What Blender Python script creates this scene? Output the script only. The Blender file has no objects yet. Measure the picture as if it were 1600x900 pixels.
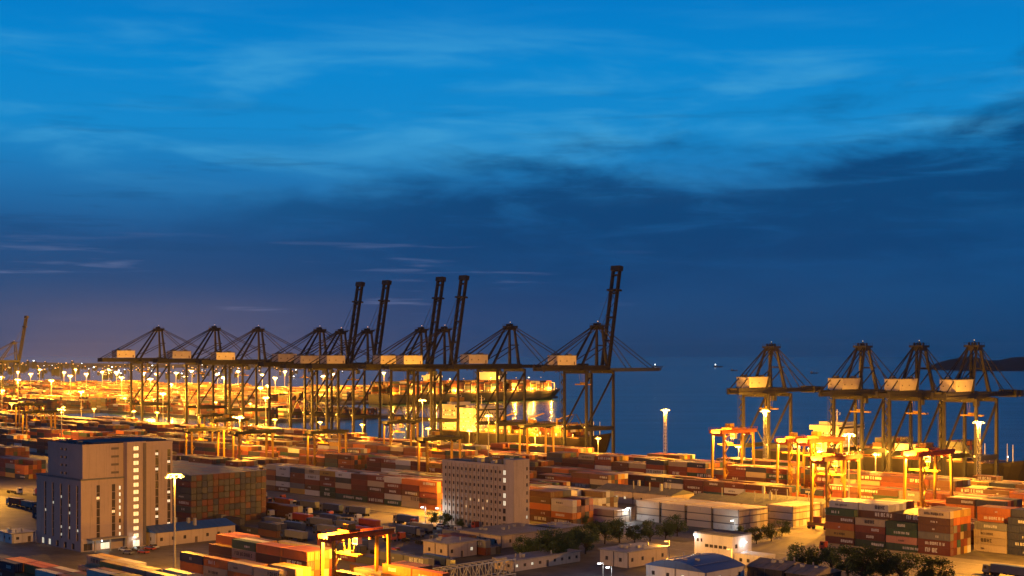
import bpy, math, random
from mathutils import Vector, Matrix
from mathutils.bvhtree import BVHTree
R = math.radians
SC = bpy.context.scene
COL = SC.collection
random.seed(7)

def s2l(r, g, b):
    f = lambda c: (c/255/12.92 if c/255 <= .04045 else ((c/255+.055)/1.055)**2.4)
    return (f(r), f(g), f(b), 1.0)

# ------------------------------------------------------------------ camera
cam = bpy.data.cameras.new('camera')
cam.sensor_width = 36.0
cam.lens = 36.0*2100/1600
cam.shift_y = 106/1600
cam.clip_start = 1.0
cam.clip_end = 120000.0
camo = bpy.data.objects.new('camera', cam)
COL.objects.link(camo)
camo.location = (0, 0, 70)
camo.rotation_euler = (R(90), 0, 0)
SC.camera = camo

# ------------------------------------------------------------------ sky
world = bpy.data.worlds.new('World')
SC.world = world
world.use_nodes = True
nt = world.node_tree
nt.nodes.clear()
class NG:
    def __init__(s, tree): s.t = tree
    def n(s, typ, **kw):
        nd = s.t.nodes.new(typ)
        for k, v in kw.items(): setattr(nd, k, v)
        return nd
    def link(s, a, b): s.t.links.new(a, b)
    def math(s, op, a, b=None, c=None, clamp=False):
        nd = s.n('ShaderNodeMath', operation=op, use_clamp=clamp)
        for i, v in enumerate((a, b, c)):
            if v is None: continue
            if isinstance(v, (int, float)): nd.inputs[i].default_value = v
            else: s.link(v, nd.inputs[i])
        return nd.outputs[0]
    def smooth(s, v, lo, hi):
        nd = s.n('ShaderNodeMapRange', interpolation_type='SMOOTHSTEP')
        s.link(v, nd.inputs[0])
        nd.inputs[1].default_value = lo; nd.inputs[2].default_value = hi
        nd.inputs[3].default_value = 0.0; nd.inputs[4].default_value = 1.0
        return nd.outputs[0]
    def mix(s, fac, a, b, blend='MIX'):
        nd = s.n('ShaderNodeMix', data_type='RGBA', blend_type=blend)
        for i, v in ((0, fac), (6, a), (7, b)):
            if isinstance(v, (int, float)): nd.inputs[i].default_value = v
            elif isinstance(v, tuple): nd.inputs[i].default_value = v
            else: s.link(v, nd.inputs[i])
        return nd.outputs[2]
    def noise(s, vec, scale, detail=4, rough=.55, dist=0.0):
        nd = s.n('ShaderNodeTexNoise')
        if vec is not None: s.link(vec, nd.inputs['Vector'])
        nd.inputs['Scale'].default_value = scale
        nd.inputs['Detail'].default_value = detail
        nd.inputs['Roughness'].default_value = rough
        nd.inputs['Distortion'].default_value = dist
        return nd.outputs[0]
    def ramp(s, v, stops):
        nd = s.n('ShaderNodeValToRGB')
        e = nd.color_ramp.elements
        while len(e) < len(stops): e.new(.5)
        for i, (p, c) in enumerate(stops):
            e[i].position = p; e[i].color = c
        s.link(v, nd.inputs[0])
        return nd.outputs[0]
    def mapping(s, vec, scale, loc=(0, 0, 0), rot=(0, 0, 0)):
        nd = s.n('ShaderNodeMapping')
        s.link(vec, nd.inputs[0])
        nd.inputs[1].default_value = loc; nd.inputs[2].default_value = rot; nd.inputs[3].default_value = scale
        return nd.outputs[0]
g = NG(nt)
tc = g.n('ShaderNodeTexCoord')
D = tc.outputs['Generated']
sep = g.n('ShaderNodeSeparateXYZ'); g.link(D, sep.inputs[0])
dx, dy, dz = sep.outputs
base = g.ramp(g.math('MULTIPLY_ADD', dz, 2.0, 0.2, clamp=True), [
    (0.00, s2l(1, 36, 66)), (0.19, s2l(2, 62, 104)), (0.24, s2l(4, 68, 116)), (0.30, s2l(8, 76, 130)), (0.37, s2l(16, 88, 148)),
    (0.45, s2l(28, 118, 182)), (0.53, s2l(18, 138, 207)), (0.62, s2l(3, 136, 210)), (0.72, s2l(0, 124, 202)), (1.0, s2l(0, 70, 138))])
# the glow of dusk and of the city low over the land
side = g.math('SUBTRACT', 1.0, g.smooth(dx, -0.36, 0.16))
low = g.math('SUBTRACT', 1.0, g.smooth(dz, 0.02, 0.15))
base = g.mix(g.math('MULTIPLY', g.math('MULTIPLY', side, low), .65), base, s2l(48, 80, 124))
# bright thin veil high up
veil = g.noise(g.mapping(D, (2.2, 2.2, 13), rot=(0, R(5), 0)), 2.3, 5, .55, .4)
veil = g.math('MULTIPLY', g.smooth(veil, .45, .72), g.math('MULTIPLY', g.smooth(dz, .10, .17), g.math('SUBTRACT', 1.0, g.smooth(dz, .19, .27))))
base = g.mix(g.math('MULTIPLY', veil, .75), base, s2l(72, 168, 220))
# dark cloud bank
wob = g.noise(g.mapping(D, (3.0, 3.0, 9), loc=(3.1, 0, 0)), 2.0, 6, .58, .3)
zc = g.math('MULTIPLY_ADD', dx, .11, .128)
mott = g.noise(g.mapping(D, (5, 5, 30), loc=(0, 2, 7), rot=(0, R(6), 0)), 2.2, 6, .6, .5)
big = g.noise(g.mapping(D, (2.6, 2.6, 8), loc=(5, 1, 3)), 1.6, 3, .5)
t = g.math('SUBTRACT', g.math('ADD', dz, g.math('ADD', g.math('MULTIPLY_ADD', wob, .2, -.1), g.math('MULTIPLY_ADD', big, .07, -.035))), zc)
bank = g.math('MULTIPLY', g.math('SUBTRACT', 1.0, g.smooth(t, -.03, .03)), g.math('SUBTRACT', 1.0, g.math('MULTIPLY', g.smooth(mott, .46, .72), .4)))
bank = g.math('MULTIPLY', bank, g.math('MULTIPLY_ADD', g.smooth(t, -.15, -.07), .7, .3))
bank = g.math('MULTIPLY', bank, g.math('MULTIPLY_ADD', g.smooth(dx, -.34, .02), .7, .3))
base = g.mix(g.math('MULTIPLY', bank, .92), base, s2l(0, 64, 116))
streak = g.noise(g.mapping(D, (4, 4, 46), rot=(0, R(4), 0)), 2.0, 5, .6, .2)
sm = g.math('MULTIPLY', g.smooth(streak, .52, .7), g.math('SUBTRACT', 1.0, g.smooth(dz, .1, .24)))
base = g.mix(g.math('MULTIPLY', sm, .35), base, s2l(14, 70, 120))
st2 = g.noise(g.mapping(D, (5, 5, 80), loc=(1.7, 4, 2.2)), 2.0, 4, .5, .2)
sm2 = g.math('MULTIPLY', g.smooth(st2, .58, .74), g.math('MULTIPLY', g.smooth(dz, .02, .045), g.math('SUBTRACT', 1.0, g.smooth(dz, .06, .1))))
base = g.mix(g.math('MULTIPLY', sm2, g.math('SUBTRACT', .6, g.math('MULTIPLY', g.smooth(dx, -.05, .15), .6))), base, s2l(98, 116, 160))
skyt = g.n('ShaderNodeTexSky', sky_type='NISHITA')
skyt.sun_disc = False
skyt.sun_elevation = R(-4); skyt.sun_rotation = R(250)
skym = g.mix(1.0, skyt.outputs[0], (.12, .12, .12, 1), 'MULTIPLY')
base = g.mix(.04, base, skym)
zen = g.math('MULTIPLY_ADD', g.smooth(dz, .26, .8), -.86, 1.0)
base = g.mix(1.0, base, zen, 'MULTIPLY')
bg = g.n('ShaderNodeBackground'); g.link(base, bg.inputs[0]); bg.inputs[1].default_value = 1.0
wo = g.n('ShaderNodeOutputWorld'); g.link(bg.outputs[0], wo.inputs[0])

sun = bpy.data.lights.new('sun', 'SUN')
sun.energy = .02; sun.angle = R(12); sun.color = (1, .8, .7)
suno = bpy.data.objects.new('sun', sun); COL.objects.link(suno)
suno.rotation_euler = (R(80), 0, R(-70))

vs = SC.view_settings
vs.view_transform = 'Standard'; vs.look = 'None'; vs.gamma = 1.0; vs.exposure = 0.0; vs.use_curve_mapping = False
SC.cycles.use_denoising = True
SC.cycles.use_adaptive_sampling = True
SC.cycles.adaptive_threshold = 0.02
SC.cycles.max_bounces = 5
SC.cycles.diffuse_bounces = 2
SC.cycles.glossy_bounces = 3
SC.cycles.use_light_tree = True
SC.cycles.sample_clamp_indirect = 4.0
SC.cycles.caustics_reflective = False
SC.cycles.caustics_refractive = False

# ------------------------------------------------------------------ yard frame: c runs along the quay (towards right and near), b across it (towards the water)
_L = math.hypot(2070, 2100)
RX, RY = 2070/_L, -2100/_L
PX, PY = 2100/_L, 2070/_L
OX, OY = 57.0, 925.0
RZ = math.atan2(RY, RX)
def W(c, b, z=0.0): return Vector((OX+c*RX+b*PX, OY+c*RY+b*PY, z))
def pix(v): return (800+2100*v.x/v.y, 556+2100*(70-v.z)/v.y)

# ------------------------------------------------------------------ mesh helpers
class MB:
    def __init__(s): s.v = []; s.f = []; s.m = []; s.sm = []
    def add(s, vs, fs, m=0, smooth=False):
        o = len(s.v); s.v += [tuple(v) for v in vs]
        for f in fs: s.f.append(tuple(i+o for i in f)); s.m.append(m); s.sm.append(smooth)
        return s
    def box(s, x0, x1, y0, y1, z0, z1, m=0):
        return s.add([(x0,y0,z0),(x1,y0,z0),(x1,y1,z0),(x0,y1,z0),(x0,y0,z1),(x1,y0,z1),(x1,y1,z1),(x0,y1,z1)],
              [(0,3,2,1),(4,5,6,7),(0,1,5,4),(1,2,6,5),(2,3,7,6),(3,0,4,7)], m)
    def beam(s, p, q, w, h=None, m=0, w2=None, h2=None):
        h = h or w; w2 = w2 or w; h2 = h2 or h
        p = Vector(p); q = Vector(q); d = (q-p).normalized()
        up = Vector((0,0,1)) if abs(d.z) < .95 else Vector((0,1,0))
        a = d.cross(up).normalized(); u = a.cross(d).normalized()
        vs = []
        for c, ww, hh in ((p, w, h), (q, w2, h2)):
            for sx, sy in ((-1,-1),(1,-1),(1,1),(-1,1)): vs.append(c+a*(sx*ww/2)+u*(sy*hh/2))
        return s.add(vs, [(0,1,2,3),(4,7,6,5),(0,4,5,1),(1,5,6,2),(2,6,7,3),(3,7,4,0)], m)
    def tube(s, p, q, r0, r1=None, n=8, m=0):
        r1 = r0 if r1 is None else r1
        p = Vector(p); q = Vector(q); d = (q-p).normalized()
        up = Vector((0,0,1)) if abs(d.z) < .95 else Vector((0,1,0))
        a = d.cross(up).normalized(); u = a.cross(d).normalized()
        vs = []
        for c, r in ((p, r0), (q, r1)):
            for i in range(n):
                t = 2*math.pi*i/n; vs.append(c+a*(math.cos(t)*r)+u*(math.sin(t)*r))
        fs = [(i, (i+1) % n, n+(i+1) % n, n+i) for i in range(n)]
        s.add(vs, fs, m, n > 6)
        return s.add(vs, [tuple(range(n))[::-1], tuple(range(n, 2*n))], m)
    def prism(s, poly, z0, z1, m=0):
        n = len(poly)
        vs = [(x,y,z0) for x,y in poly]+[(x,y,z1) for x,y in poly]
        return s.add(vs, [tuple(range(n))[::-1], tuple(range(n,2*n))]+[(i,(i+1)%n,n+(i+1)%n,n+i) for i in range(n)], m)
    def mesh(s, name, mats):
        me = bpy.data.meshes.new(name)
        me.from_pydata(s.v, [], s.f)
        for mt in (mats if isinstance(mats, (list, tuple)) else [mats]): me.materials.append(mt)
        me.polygons.foreach_set('material_index', s.m)
        me.polygons.foreach_set('use_smooth', s.sm)
        me.update()
        return me
    def build(s, name, mats, parent=None, loc=None, rz=None):
        return link(name, s.mesh(name, mats), parent, loc, rz)
def link(name, me, parent=None, loc=None, rz=None):
    o = bpy.data.objects.new(name, me); COL.objects.link(o)
    if parent is not None: o.parent = parent
    if loc is not None: o.location = loc
    if rz is not None: o.rotation_euler = (0, 0, rz)
    return o
def empty(name, loc=(0,0,0), rz=0.0):
    o = bpy.data.objects.new(name, None); COL.objects.link(o)
    o.location = loc; o.rotation_euler = (0,0,rz); o.empty_display_size = 1
    return o
def tag(o, label, cat, group=None):
    o['label'] = label; o['category'] = cat
    if group: o['group'] = group
    return o
def struct(o): o['kind'] = 'structure'; return o
def copy_tree(o, parent=None):
    c = o.copy(); COL.objects.link(c); c.parent = parent
    for ch in list(o.children): copy_tree(ch, c)
    return c
LAMP_GAIN = 2.6
def lamp(parent, loc, power, color=(1, .415, .03), r=.6, name='lamp_light'):
    l = bpy.data.lights.new(name, 'POINT'); l.energy = power*LAMP_GAIN; l.color = color; l.shadow_soft_size = r
    o = bpy.data.objects.new(name, l); COL.objects.link(o); o.parent = parent; o.location = loc
    return o
ORD = ['zeroth','first','second','third','fourth','fifth','sixth','seventh','eighth','ninth','tenth','eleventh','twelfth','thirteenth','fourteenth','fifteenth','sixteenth','seventeenth','eighteenth','nineteenth','twentieth']

# ------------------------------------------------------------------ materials
MATS = {}
def mat(name, col, rough=.6, var=.25, scale=.4, metal=0.0, bump=0.0, spec=.3):
    if name in MATS: return MATS[name]
    m = bpy.data.materials.new(name); m.use_nodes = True
    g = NG(m.node_tree); b = m.node_tree.nodes['Principled BSDF']
    tc = g.n('ShaderNodeTexCoord'); P = tc.outputs['Object']
    n1 = g.noise(P, scale, 5, .65); n2 = g.noise(P, scale*9, 3, .6)
    f = g.math('ADD', g.math('MULTIPLY', n1, .65), g.math('MULTIPLY', n2, .35))
    dark = tuple(c*(1-var) for c in col)+(1,); lite = tuple(min(1, c*(1+var)) for c in col)+(1,)
    c = g.ramp(f, [(.3, dark), (.7, lite)])
    if 'office' in name or 'wall' in name or 'roof' in name:
        stn = g.smooth(g.noise(g.mapping(P, (1.1, 1.1, .05)), 1.0, 5, .65), .5, .72)
        c = g.mix(g.math('MULTIPLY', stn, .4), c, tuple(q*.45 for q in col)+(1,))
    g.link(c, b.inputs['Base Color'])
    b.inputs['Roughness'].default_value = rough; b.inputs['Metallic'].default_value = metal
    b.inputs['Specular IOR Level'].default_value = spec
    if bump:
        bp = g.n('ShaderNodeBump'); bp.inputs[0].default_value = bump; bp.inputs[1].default_value = .05
        g.link(n2, bp.inputs['Height']); g.link(bp.outputs[0], b.inputs['Normal'])
    MATS[name] = m
    return m
def glow(name, col, strength, sample='NONE'):
    m = bpy.data.materials.new(name); m.use_nodes = True
    b = m.node_tree.nodes['Principled BSDF']
    b.inputs['Base Color'].default_value = (.8,.8,.8,1)
    b.inputs['Emission Color'].default_value = col+(1,); b.inputs['Emission Strength'].default_value = strength
    m.cycles.emission_sampling = sample
    MATS[name] = m
    return m
def paint_mat(name, source):
    """painted corrugated steel; the colour belongs to each container"""
    m = bpy.data.materials.new(name); m.use_nodes = True
    g = NG(m.node_tree); b = m.node_tree.nodes['Principled BSDF']
    if source == 'object':
        oi = g.n('ShaderNodeObjectInfo'); colr = oi.outputs['Color']
    else:
        at = g.n('ShaderNodeAttribute'); at.attribute_name = 'paint'; colr = at.outputs['Color']
    tc = g.n('ShaderNodeTexCoord'); P = tc.outputs['Object']
    if source == 'object':
        ad = g.n('ShaderNodeVectorMath', operation='ADD'); g.link(P, ad.inputs[0]); g.link(oi.outputs['Location'], ad.inputs[1]); P = ad.outputs[0]
    rust = g.smooth(g.noise(g.mapping(P, (1, 1, .35)), .9, 6, .7), .56, .74)
    fade = g.noise(P, .25, 3, .5)
    c = g.mix(g.math('MULTIPLY', fade, .12), colr, (.25, .2, .16, 1))
    c = g.mix(g.math('MULTIPLY', rust, .5), c, (.09, .045, .025, 1))
    g.link(c, b.inputs['Base Color'])
    b.inputs['Roughness'].default_value = .55
    b.inputs['Specular IOR Level'].default_value = .3
    if source != 'object':
        sp = g.n('ShaderNodeSeparateXYZ'); g.link(P, sp.inputs[0])
        wv = g.math('SINE', g.math('MULTIPLY', sp.outputs[0], 11.0))
        bp = g.n('ShaderNodeBump'); bp.inputs[0].default_value = .35; bp.inputs[1].default_value = .04
        g.link(wv, bp.inputs['Height']); g.link(bp.outputs[0], b.inputs['Normal'])
    MATS[name] = m
    return m
M_cont = paint_mat('container_paint', 'object')
M_stack = paint_mat('stacked_container_paint', 'mesh')
M_steel = mat('crane_steel', (.013, .011, .012), .55, .35, .3)
M_steel_blue = mat('crane_steel_blue', (.05, .055, .065), .5, .3, .3)
M_gray = mat('grey_crane_paint', (.026, .023, .023), .5, .25, .3)
M_house = mat('machinery_house_panel', (.4, .35, .3), .5, .15, .4)
M_yellow = mat('yellow_crane_paint', (.33, .18, .022), .5, .25, .4)
M_redsteel = mat('red_crane_paint', (.28, .06, .02), .5, .3, .4)
M_dark = mat('dark_rubber', (.02, .02, .022), .7, .3, 1.0)
M_cable = mat('steel_cable', (.03, .027, .027), .5, .2, .3)
M_galv = mat('galvanised_steel', (.32, .31, .3), .45, .2, .5, .3)
M_white = mat('white_wall_paint', (.62, .58, .55), .7, .1, .12)
M_pale = mat('pale_office_render', (.36, .28, .255), .8, .1, .08)
M_cream = mat('cream_office_render', (.46, .37, .29), .8, .12, .1)
M_roofgrey = mat('grey_roof_felt', (.14, .14, .15), .8, .3, .2)
M_roofblue = mat('blue_sheet_roof', (.03, .09, .3), .45, .15, .3)
M_rooftin = mat('weathered_tin_roof', (.26, .24, .23), .55, .3, .25)
M_concrete = mat('concrete', (.3, .28, .25), .85, .2, .2, bump=.2)
M_glass = mat('dark_window_glass', (.05, .04, .036), .15, .3, .5, spec=.5)
M_frame = mat('window_frame', (.12, .1, .1), .5, .2, 1.0)
M_door = mat('door_paint', (.12, .09, .08), .5, .2, .8)
M_bark = mat('tree_bark', (.06, .045, .03), .9, .3, 2.0)
M_leaf = mat('leaf', (.055, .09, .03), .7, .5, .7)
M_line = mat('road_paint', (.6, .56, .4), .7, .3, .8)
M_road = mat('road_asphalt', (.085, .08, .075), .85, .35, .05, bump=.2)
M_slab = mat('concrete_lane', (.3, .26, .21), .85, .25, .06, bump=.2)
M_hill = mat('hill_cover', (.02, .03, .03), .9, .4, .002)
M_hull = mat('ship_hull_paint', (.025, .018, .017), .6, .3, .05)
M_hullr = mat('ship_hull_dark_red', (.018, .01, .008), .6, .3, .05)
M_deck = mat('ship_deck', (.2, .11, .06), .7, .3, .1)
M_super = mat('ship_superstructure_white', (.68, .62, .5), .5, .1, .1)
M_lettw = mat('light_lettering', (.6, .58, .54), .6, .15, 1.0)
M_lettd = mat('dark_lettering', (.05, .035, .03), .6, .2, 1.0)
M_tarp = mat('corrugated_shed_roof', (.3, .24, .18), .7, .35, .5)
M_shed = mat('dark_shed_wall', (.05, .045, .045), .7, .3, .4)
G_sod = glow('sodium_lamp', (1, .44, .07), 2.8)
G_sodsoft = glow('sodium_lamp_soft', (1, .44, .07), 1.8)
G_white = glow('white_lamp', (.9, .97, 1), 5.0)
G_win = glow('lit_window', (1, .62, .25), .8)
G_winw = glow('lit_window_cool', (1, .9, .62), .75)
G_stair = glow('lit_stair_window', (1, .72, .28), .9)
G_red = glow('red_beacon', (1, .2, .1), 5.0)

# ground
def ground_mat():
    m = bpy.data.materials.new('yard_ground'); m.use_nodes = True
    g = NG(m.node_tree); b = m.node_tree.nodes['Principled BSDF']
    P = g.n('ShaderNodeTexCoord').outputs['Object']
    n1 = g.noise(P, .012, 6, .6, .3); n2 = g.noise(P, .18, 6, .7); n3 = g.noise(P, 1.6, 3, .6)
    c = g.ramp(n1, [(.35, (.07, .062, .055, 1)), (.65, (.2, .17, .14, 1))])
    c = g.mix(g.math('MULTIPLY', g.smooth(n2, .5, .75), .55), c, (.05, .043, .04, 1))
    c = g.mix(g.math('MULTIPLY', g.smooth(n3, .55, .8), .3), c, (.28, .24, .2, 1))
    br = g.n('ShaderNodeTexBrick'); g.link(g.mapping(P, (1, 1, 1), rot=(0, 0, R(45.4))), br.inputs['Vector'])
    br.inputs['Scale'].default_value = .1; br.inputs['Mortar Size'].default_value = .012; br.inputs['Mortar Smooth'].default_value = .3
    br.inputs['Color1'].default_value = (.75, .75, .75, 1); br.inputs['Color2'].default_value = (1.1, 1.1, 1.1, 1); br.inputs['Mortar'].default_value = (.4, .4, .4, 1)
    br.inputs['Brick Width'].default_value = 1.2; br.inputs['Row Height'].default_value = .6
    c = g.mix(.8, c, br.outputs['Color'], 'MULTIPLY')
    trk = g.smooth(g.noise(g.mapping(P, (.012, .45, 1), rot=(0, 0, R(45.4))), 1.0, 3, .6), .5, .72)
    c = g.mix(g.math('MULTIPLY', trk, .5), c, (.025, .022, .02, 1))
    g.link(c, b.inputs['Base Color'])
    g.link(g.math('MULTIPLY_ADD', n2, .35, .5), b.inputs['Roughness'])
    bp = g.n('ShaderNodeBump'); bp.inputs[0].default_value = .25; bp.inputs[1].default_value = .05
    g.link(n3, bp.inputs['Height']); g.link(bp.outputs[0], b.inputs['Normal'])
    return m
def sea_mat():
    m = bpy.data.materials.new('sea_water'); m.use_nodes = True
    g = NG(m.node_tree); b = m.node_tree.nodes['Principled BSDF']
    P = g.n('ShaderNodeTexCoord').outputs['Object']
    n1 = g.noise(g.mapping(P, (.12, 1, 1)), .016, 4, .6)
    b.inputs['Base Color'].default_value = (.02, .085, .13, 1)
    g.link(g.math('MULTIPLY_ADD', n1, .22, .1), b.inputs['Roughness'])
    b.inputs['IOR'].default_value = 1.33
    n2 = g.noise(g.mapping(P, (.5, 1, 1)), .09, 3, .6)
    bp = g.n('ShaderNodeBump'); bp.inputs[0].default_value = .6; bp.inputs[1].default_value = 1.2
    g.link(n2, bp.inputs['Height']); g.link(bp.outputs[0], b.inputs['Normal'])
    return m
# ------------------------------------------------------------------ setting
sea = MB().add([(-60000,-3000,-3.2),(60000,-3000,-3.2),(60000,90000,-3.2),(-60000,90000,-3.2)], [(0,1,2,3)]).build('sea', sea_mat())
struct(sea)
FQ = -992          # the far quay edge
M_ground = ground_mat()
poly = [W(c, b) for c, b in ((-7000,-2500),(2500,-2500),(2500,0),(FQ,0),(FQ,1010),(-7000,1010))]
pier = [W(c, b) for c, b in ((-7000,150),(-610,150),(-610,345),(-7000,345))]
struct(MB().prism([(p.x, p.y) for p in pier], -6, -.004).build('pier', M_ground))
gnd = MB().prism([(p.x, p.y) for p in poly], -6, 0).build('ground', M_ground); struct(gnd)
def sheet(name, c0, c1, b0, b1, z, m):
    ps = [W(c0,b0,z), W(c1,b0,z), W(c1,b1,z), W(c0,b1,z)]
    return struct(MB().add(ps, [(0,1,2,3)]).build(name, m))
sheet('road', -1000, 520, -307, -291, .006, M_slab)
sheet('road', -1000, 440, -400, -384, .005, M_road)
sheet('quay_apron', FQ+5, 1500, -38, -1, .005, M_slab)
sheet('yard_lane', 305, 342, -330, -60, .009, M_slab)
sheet('yard_lane', 330, 520, -290, -253, .012, M_slab)
sheet('yard_lane', 150, 262, -350, -309, .009, M_slab)
for i in range(48):
    c = -500+i*20
    sheet('road_marking', c, c+8, -299.1, -298.8, .012, M_line)
for b in (-306.5, -291.6): sheet('road_marking', -600, 340, b, b+.25, .011, M_line)
for b in (-287.5,-262,-330): sheet('road_marking', 345 if b != -262 else 342, 500, b, b+.3, .016, M_line)
for i in range(12): sheet('road_marking', 150+i*9, 150.25+i*9, -345, -332, .013, M_line)
# kerb and low guard rail along the road in front of the long stack
k = MB()
for i in range(0, 60): k.box(-100+i*5, -95.3+i*5, -308.4, -307.9, 0, .14)
o = k.build('kerb', M_concrete, None, W(0,0), RZ); struct(o)
# islands and the far shore
def ridge(name, pts, y0, depth, seed, m, step):
    rr = random.Random(seed)
    xs = [p[0] for p in pts]
    n = int((xs[-1]-xs[0])/step)
    mb = MB(); rows = 7; grid = []
    for j in range(rows+1):
        t = j/rows
        for i in range(n+1):
            x = xs[0]+(xs[-1]-xs[0])*i/n
            for kk in range(len(pts)-1):
                if pts[kk][0] <= x <= pts[kk+1][0]:
                    u = (x-pts[kk][0])/(pts[kk+1][0]-pts[kk][0]); u = u*u*(3-2*u)
                    h = pts[kk][1]*(1-u)+pts[kk+1][1]*u
            prof = math.sin(math.pi*min(1, t*1.0))**.8
            z = -4+(h+4)*prof*(1+.10*(rr.random()-.5)) if 0 < j < rows else -4
            grid.append((x, y0+depth*t, z))
    fs = [(j*(n+1)+i, j*(n+1)+i+1, (j+1)*(n+1)+i+1, (j+1)*(n+1)+i) for j in range(rows) for i in range(n)]
    mb.add(grid, fs, 0, True)
    return struct(mb.build(name, m))
ridge('island', [(2200,0),(2290,52),(2360,66),(2450,42),(2540,50),(2640,66),(2800,60),(3050,85),(3600,40),(4200,0)], 6500, 900, 3, M_hill, 30)
ridge('far_shore', [(-9000,40),(-5200,36),(-3800,28),(-3000,16),(-2300,8),(-1500,8),(-900,0)], 8200, 2600, 5, M_hill, 60)

# ------------------------------------------------------------------ containers
PAL = {'rust red': (0.158,0.032,0.018), 'maroon': (0.094,0.020,0.017), 'brown': (0.108,0.043,0.025), 'orange': (0.391,0.111,0.025), 'navy blue': (0.018,0.025,0.061),
       'grey': (0.144,0.144,0.144), 'green': (0.036,0.086,0.043), 'dark green': (0.022,0.050,0.032), 'white': (0.510,0.484,0.451), 'beige': (0.391,0.306,0.204),
       'yellow': (0.425,0.255,0.051), 'teal': (0.022,0.065,0.072), 'dark grey': (0.050,0.050,0.054), 'pink': (0.408,0.187,0.136)}
PAL['cream'] = (.5, .41, .31)
MIX = ['rust red']*12+['maroon']*7+['brown']*9+['orange']*4+['navy blue']*3+['grey']+['dark green']*2+['white']*2+['beige']*2+['yellow']+['teal']+['dark grey']*2
CH = 2.62
CL, CW = 12.19, 2.44
BOX = []       # (c, b, z, length, height, colour, block, row, bay, tier)
def block(name, c0, b0, front, rest, rows, colours=None, pal=MIX, seed=1, pitch=12.65, rowpitch=2.56, ch=CH, length=CL, jitter=1, bay0=0, gap=.07):
    rr = random.Random(seed)
    n = len(front)
    hts = [[0]*n for _ in range(rows)]
    for r in range(rows):
        for i in range(n):
            h = front[i] if r == 0 else rest[i]
            if r > 0 and jitter and rr.random() < .4: h -= rr.choice((0, 1)) if h > 1 else 0
            hts[r][i] = max(0, h)
    for r in range(rows):
        for i in range(n):
            for t in range(hts[r][i]):
                inner = 0 < r < rows-1 and 0 < i < n-1
                if inner and t < min(hts[r][i], hts[r-1][i], hts[r][i-1], hts[r][min(n-1, i+1)])-2: rr.random(); continue
                col = (colours or {}).get((r, i, t)) or rr.choice(pal)
                dj = rr.uniform(-.07, .07)
                BOX.append((c0+i*pitch+dj, b0+r*rowpitch+rr.uniform(-.03,.03), t*ch, length, ch-gap, col, name, r+1, i+1+bay0, t+1))
# the sharp stack at the front on the lit apron
c1 = {}
for i, cols in enumerate([['maroon','yellow','orange','brown','green'], ['dark green','maroon','rust red','beige'],
                          ['dark green','pink','green','dark green'], ['rust red','rust red','grey','brown','brown','beige']]):
    for t, cc in enumerate(cols): c1[(0, i, t)] = cc
for r in range(1, 6):
    for i, cc in enumerate(['white','white','orange','yellow']): c1[(r, i, 5)] = cc; c1[(r, i, 4)] = ['beige','brown','brown','orange'][i]
block('the stack behind the roadside trees', 342, -252, [5,4,4,6], [6,6,5,6], 6, c1, seed=3, jitter=0)
c2 = {(0,0,0):'beige',(0,0,1):'beige',(0,0,2):'beige',(0,0,3):'grey'}
for t in range(5): c2[(0,1,t)] = 'navy blue'; c2[(0,2,t)] = 'navy blue'
for r in range(1,4): c2[(r,0,4)] = 'orange'; c2[(r,0,5)] = 'orange'; c2[(r,1,5)] = 'navy blue'; c2[(r,2,5)] = 'beige'
block('the stack by the right edge', 391, -232, [4,5,5], [6,6,6], 4, c2, seed=4, jitter=0)
# long stack in front of the road, tiers as seen
c3 = {}
cols3 = [['brown','beige','rust red','orange'],['maroon','white','dark grey','white','white'],['yellow','grey','rust red','rust red','navy blue'],
 ['white','brown','rust red','white','beige','maroon'],['dark green','dark green','rust red','rust red','yellow','navy blue'],
 ['teal','rust red','beige','dark grey','white','maroon'],['dark green','brown','rust red','rust red','maroon'],['maroon','rust red','brown','beige','rust red'],
 ['dark green','white','maroon','rust red','white'],['beige','beige','brown','rust red','orange'],['orange','brown','rust red','orange','orange']]
for i, cc in enumerate(cols3):
    for t, x in enumerate(cc): c3[(0,i,t)] = x
block('the long bright roadside stack', 24, -288, [4,5,5,5,5,5,5,5,5,5,5], [5,5,5,5,5,5,5,5,5,5,5], 6, c3, seed=5)
block('the roadside stack beyond the tower', -150, -288, [4,4,5,5,4,5,5,4,5,5,4,5,4], [5,4,5,5,5,4,4,5,5,5,4,5,4], 6, seed=6)
# tall block of empties, door ends to the camera
block('the tall wall of empties', 46, -396, [8]*7, [8]*7, 14, None, ['dark grey','maroon','maroon','dark grey','dark grey','brown','navy blue'], seed=7, pitch=12.4, rowpitch=2.64, jitter=0, gap=.16)
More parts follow.
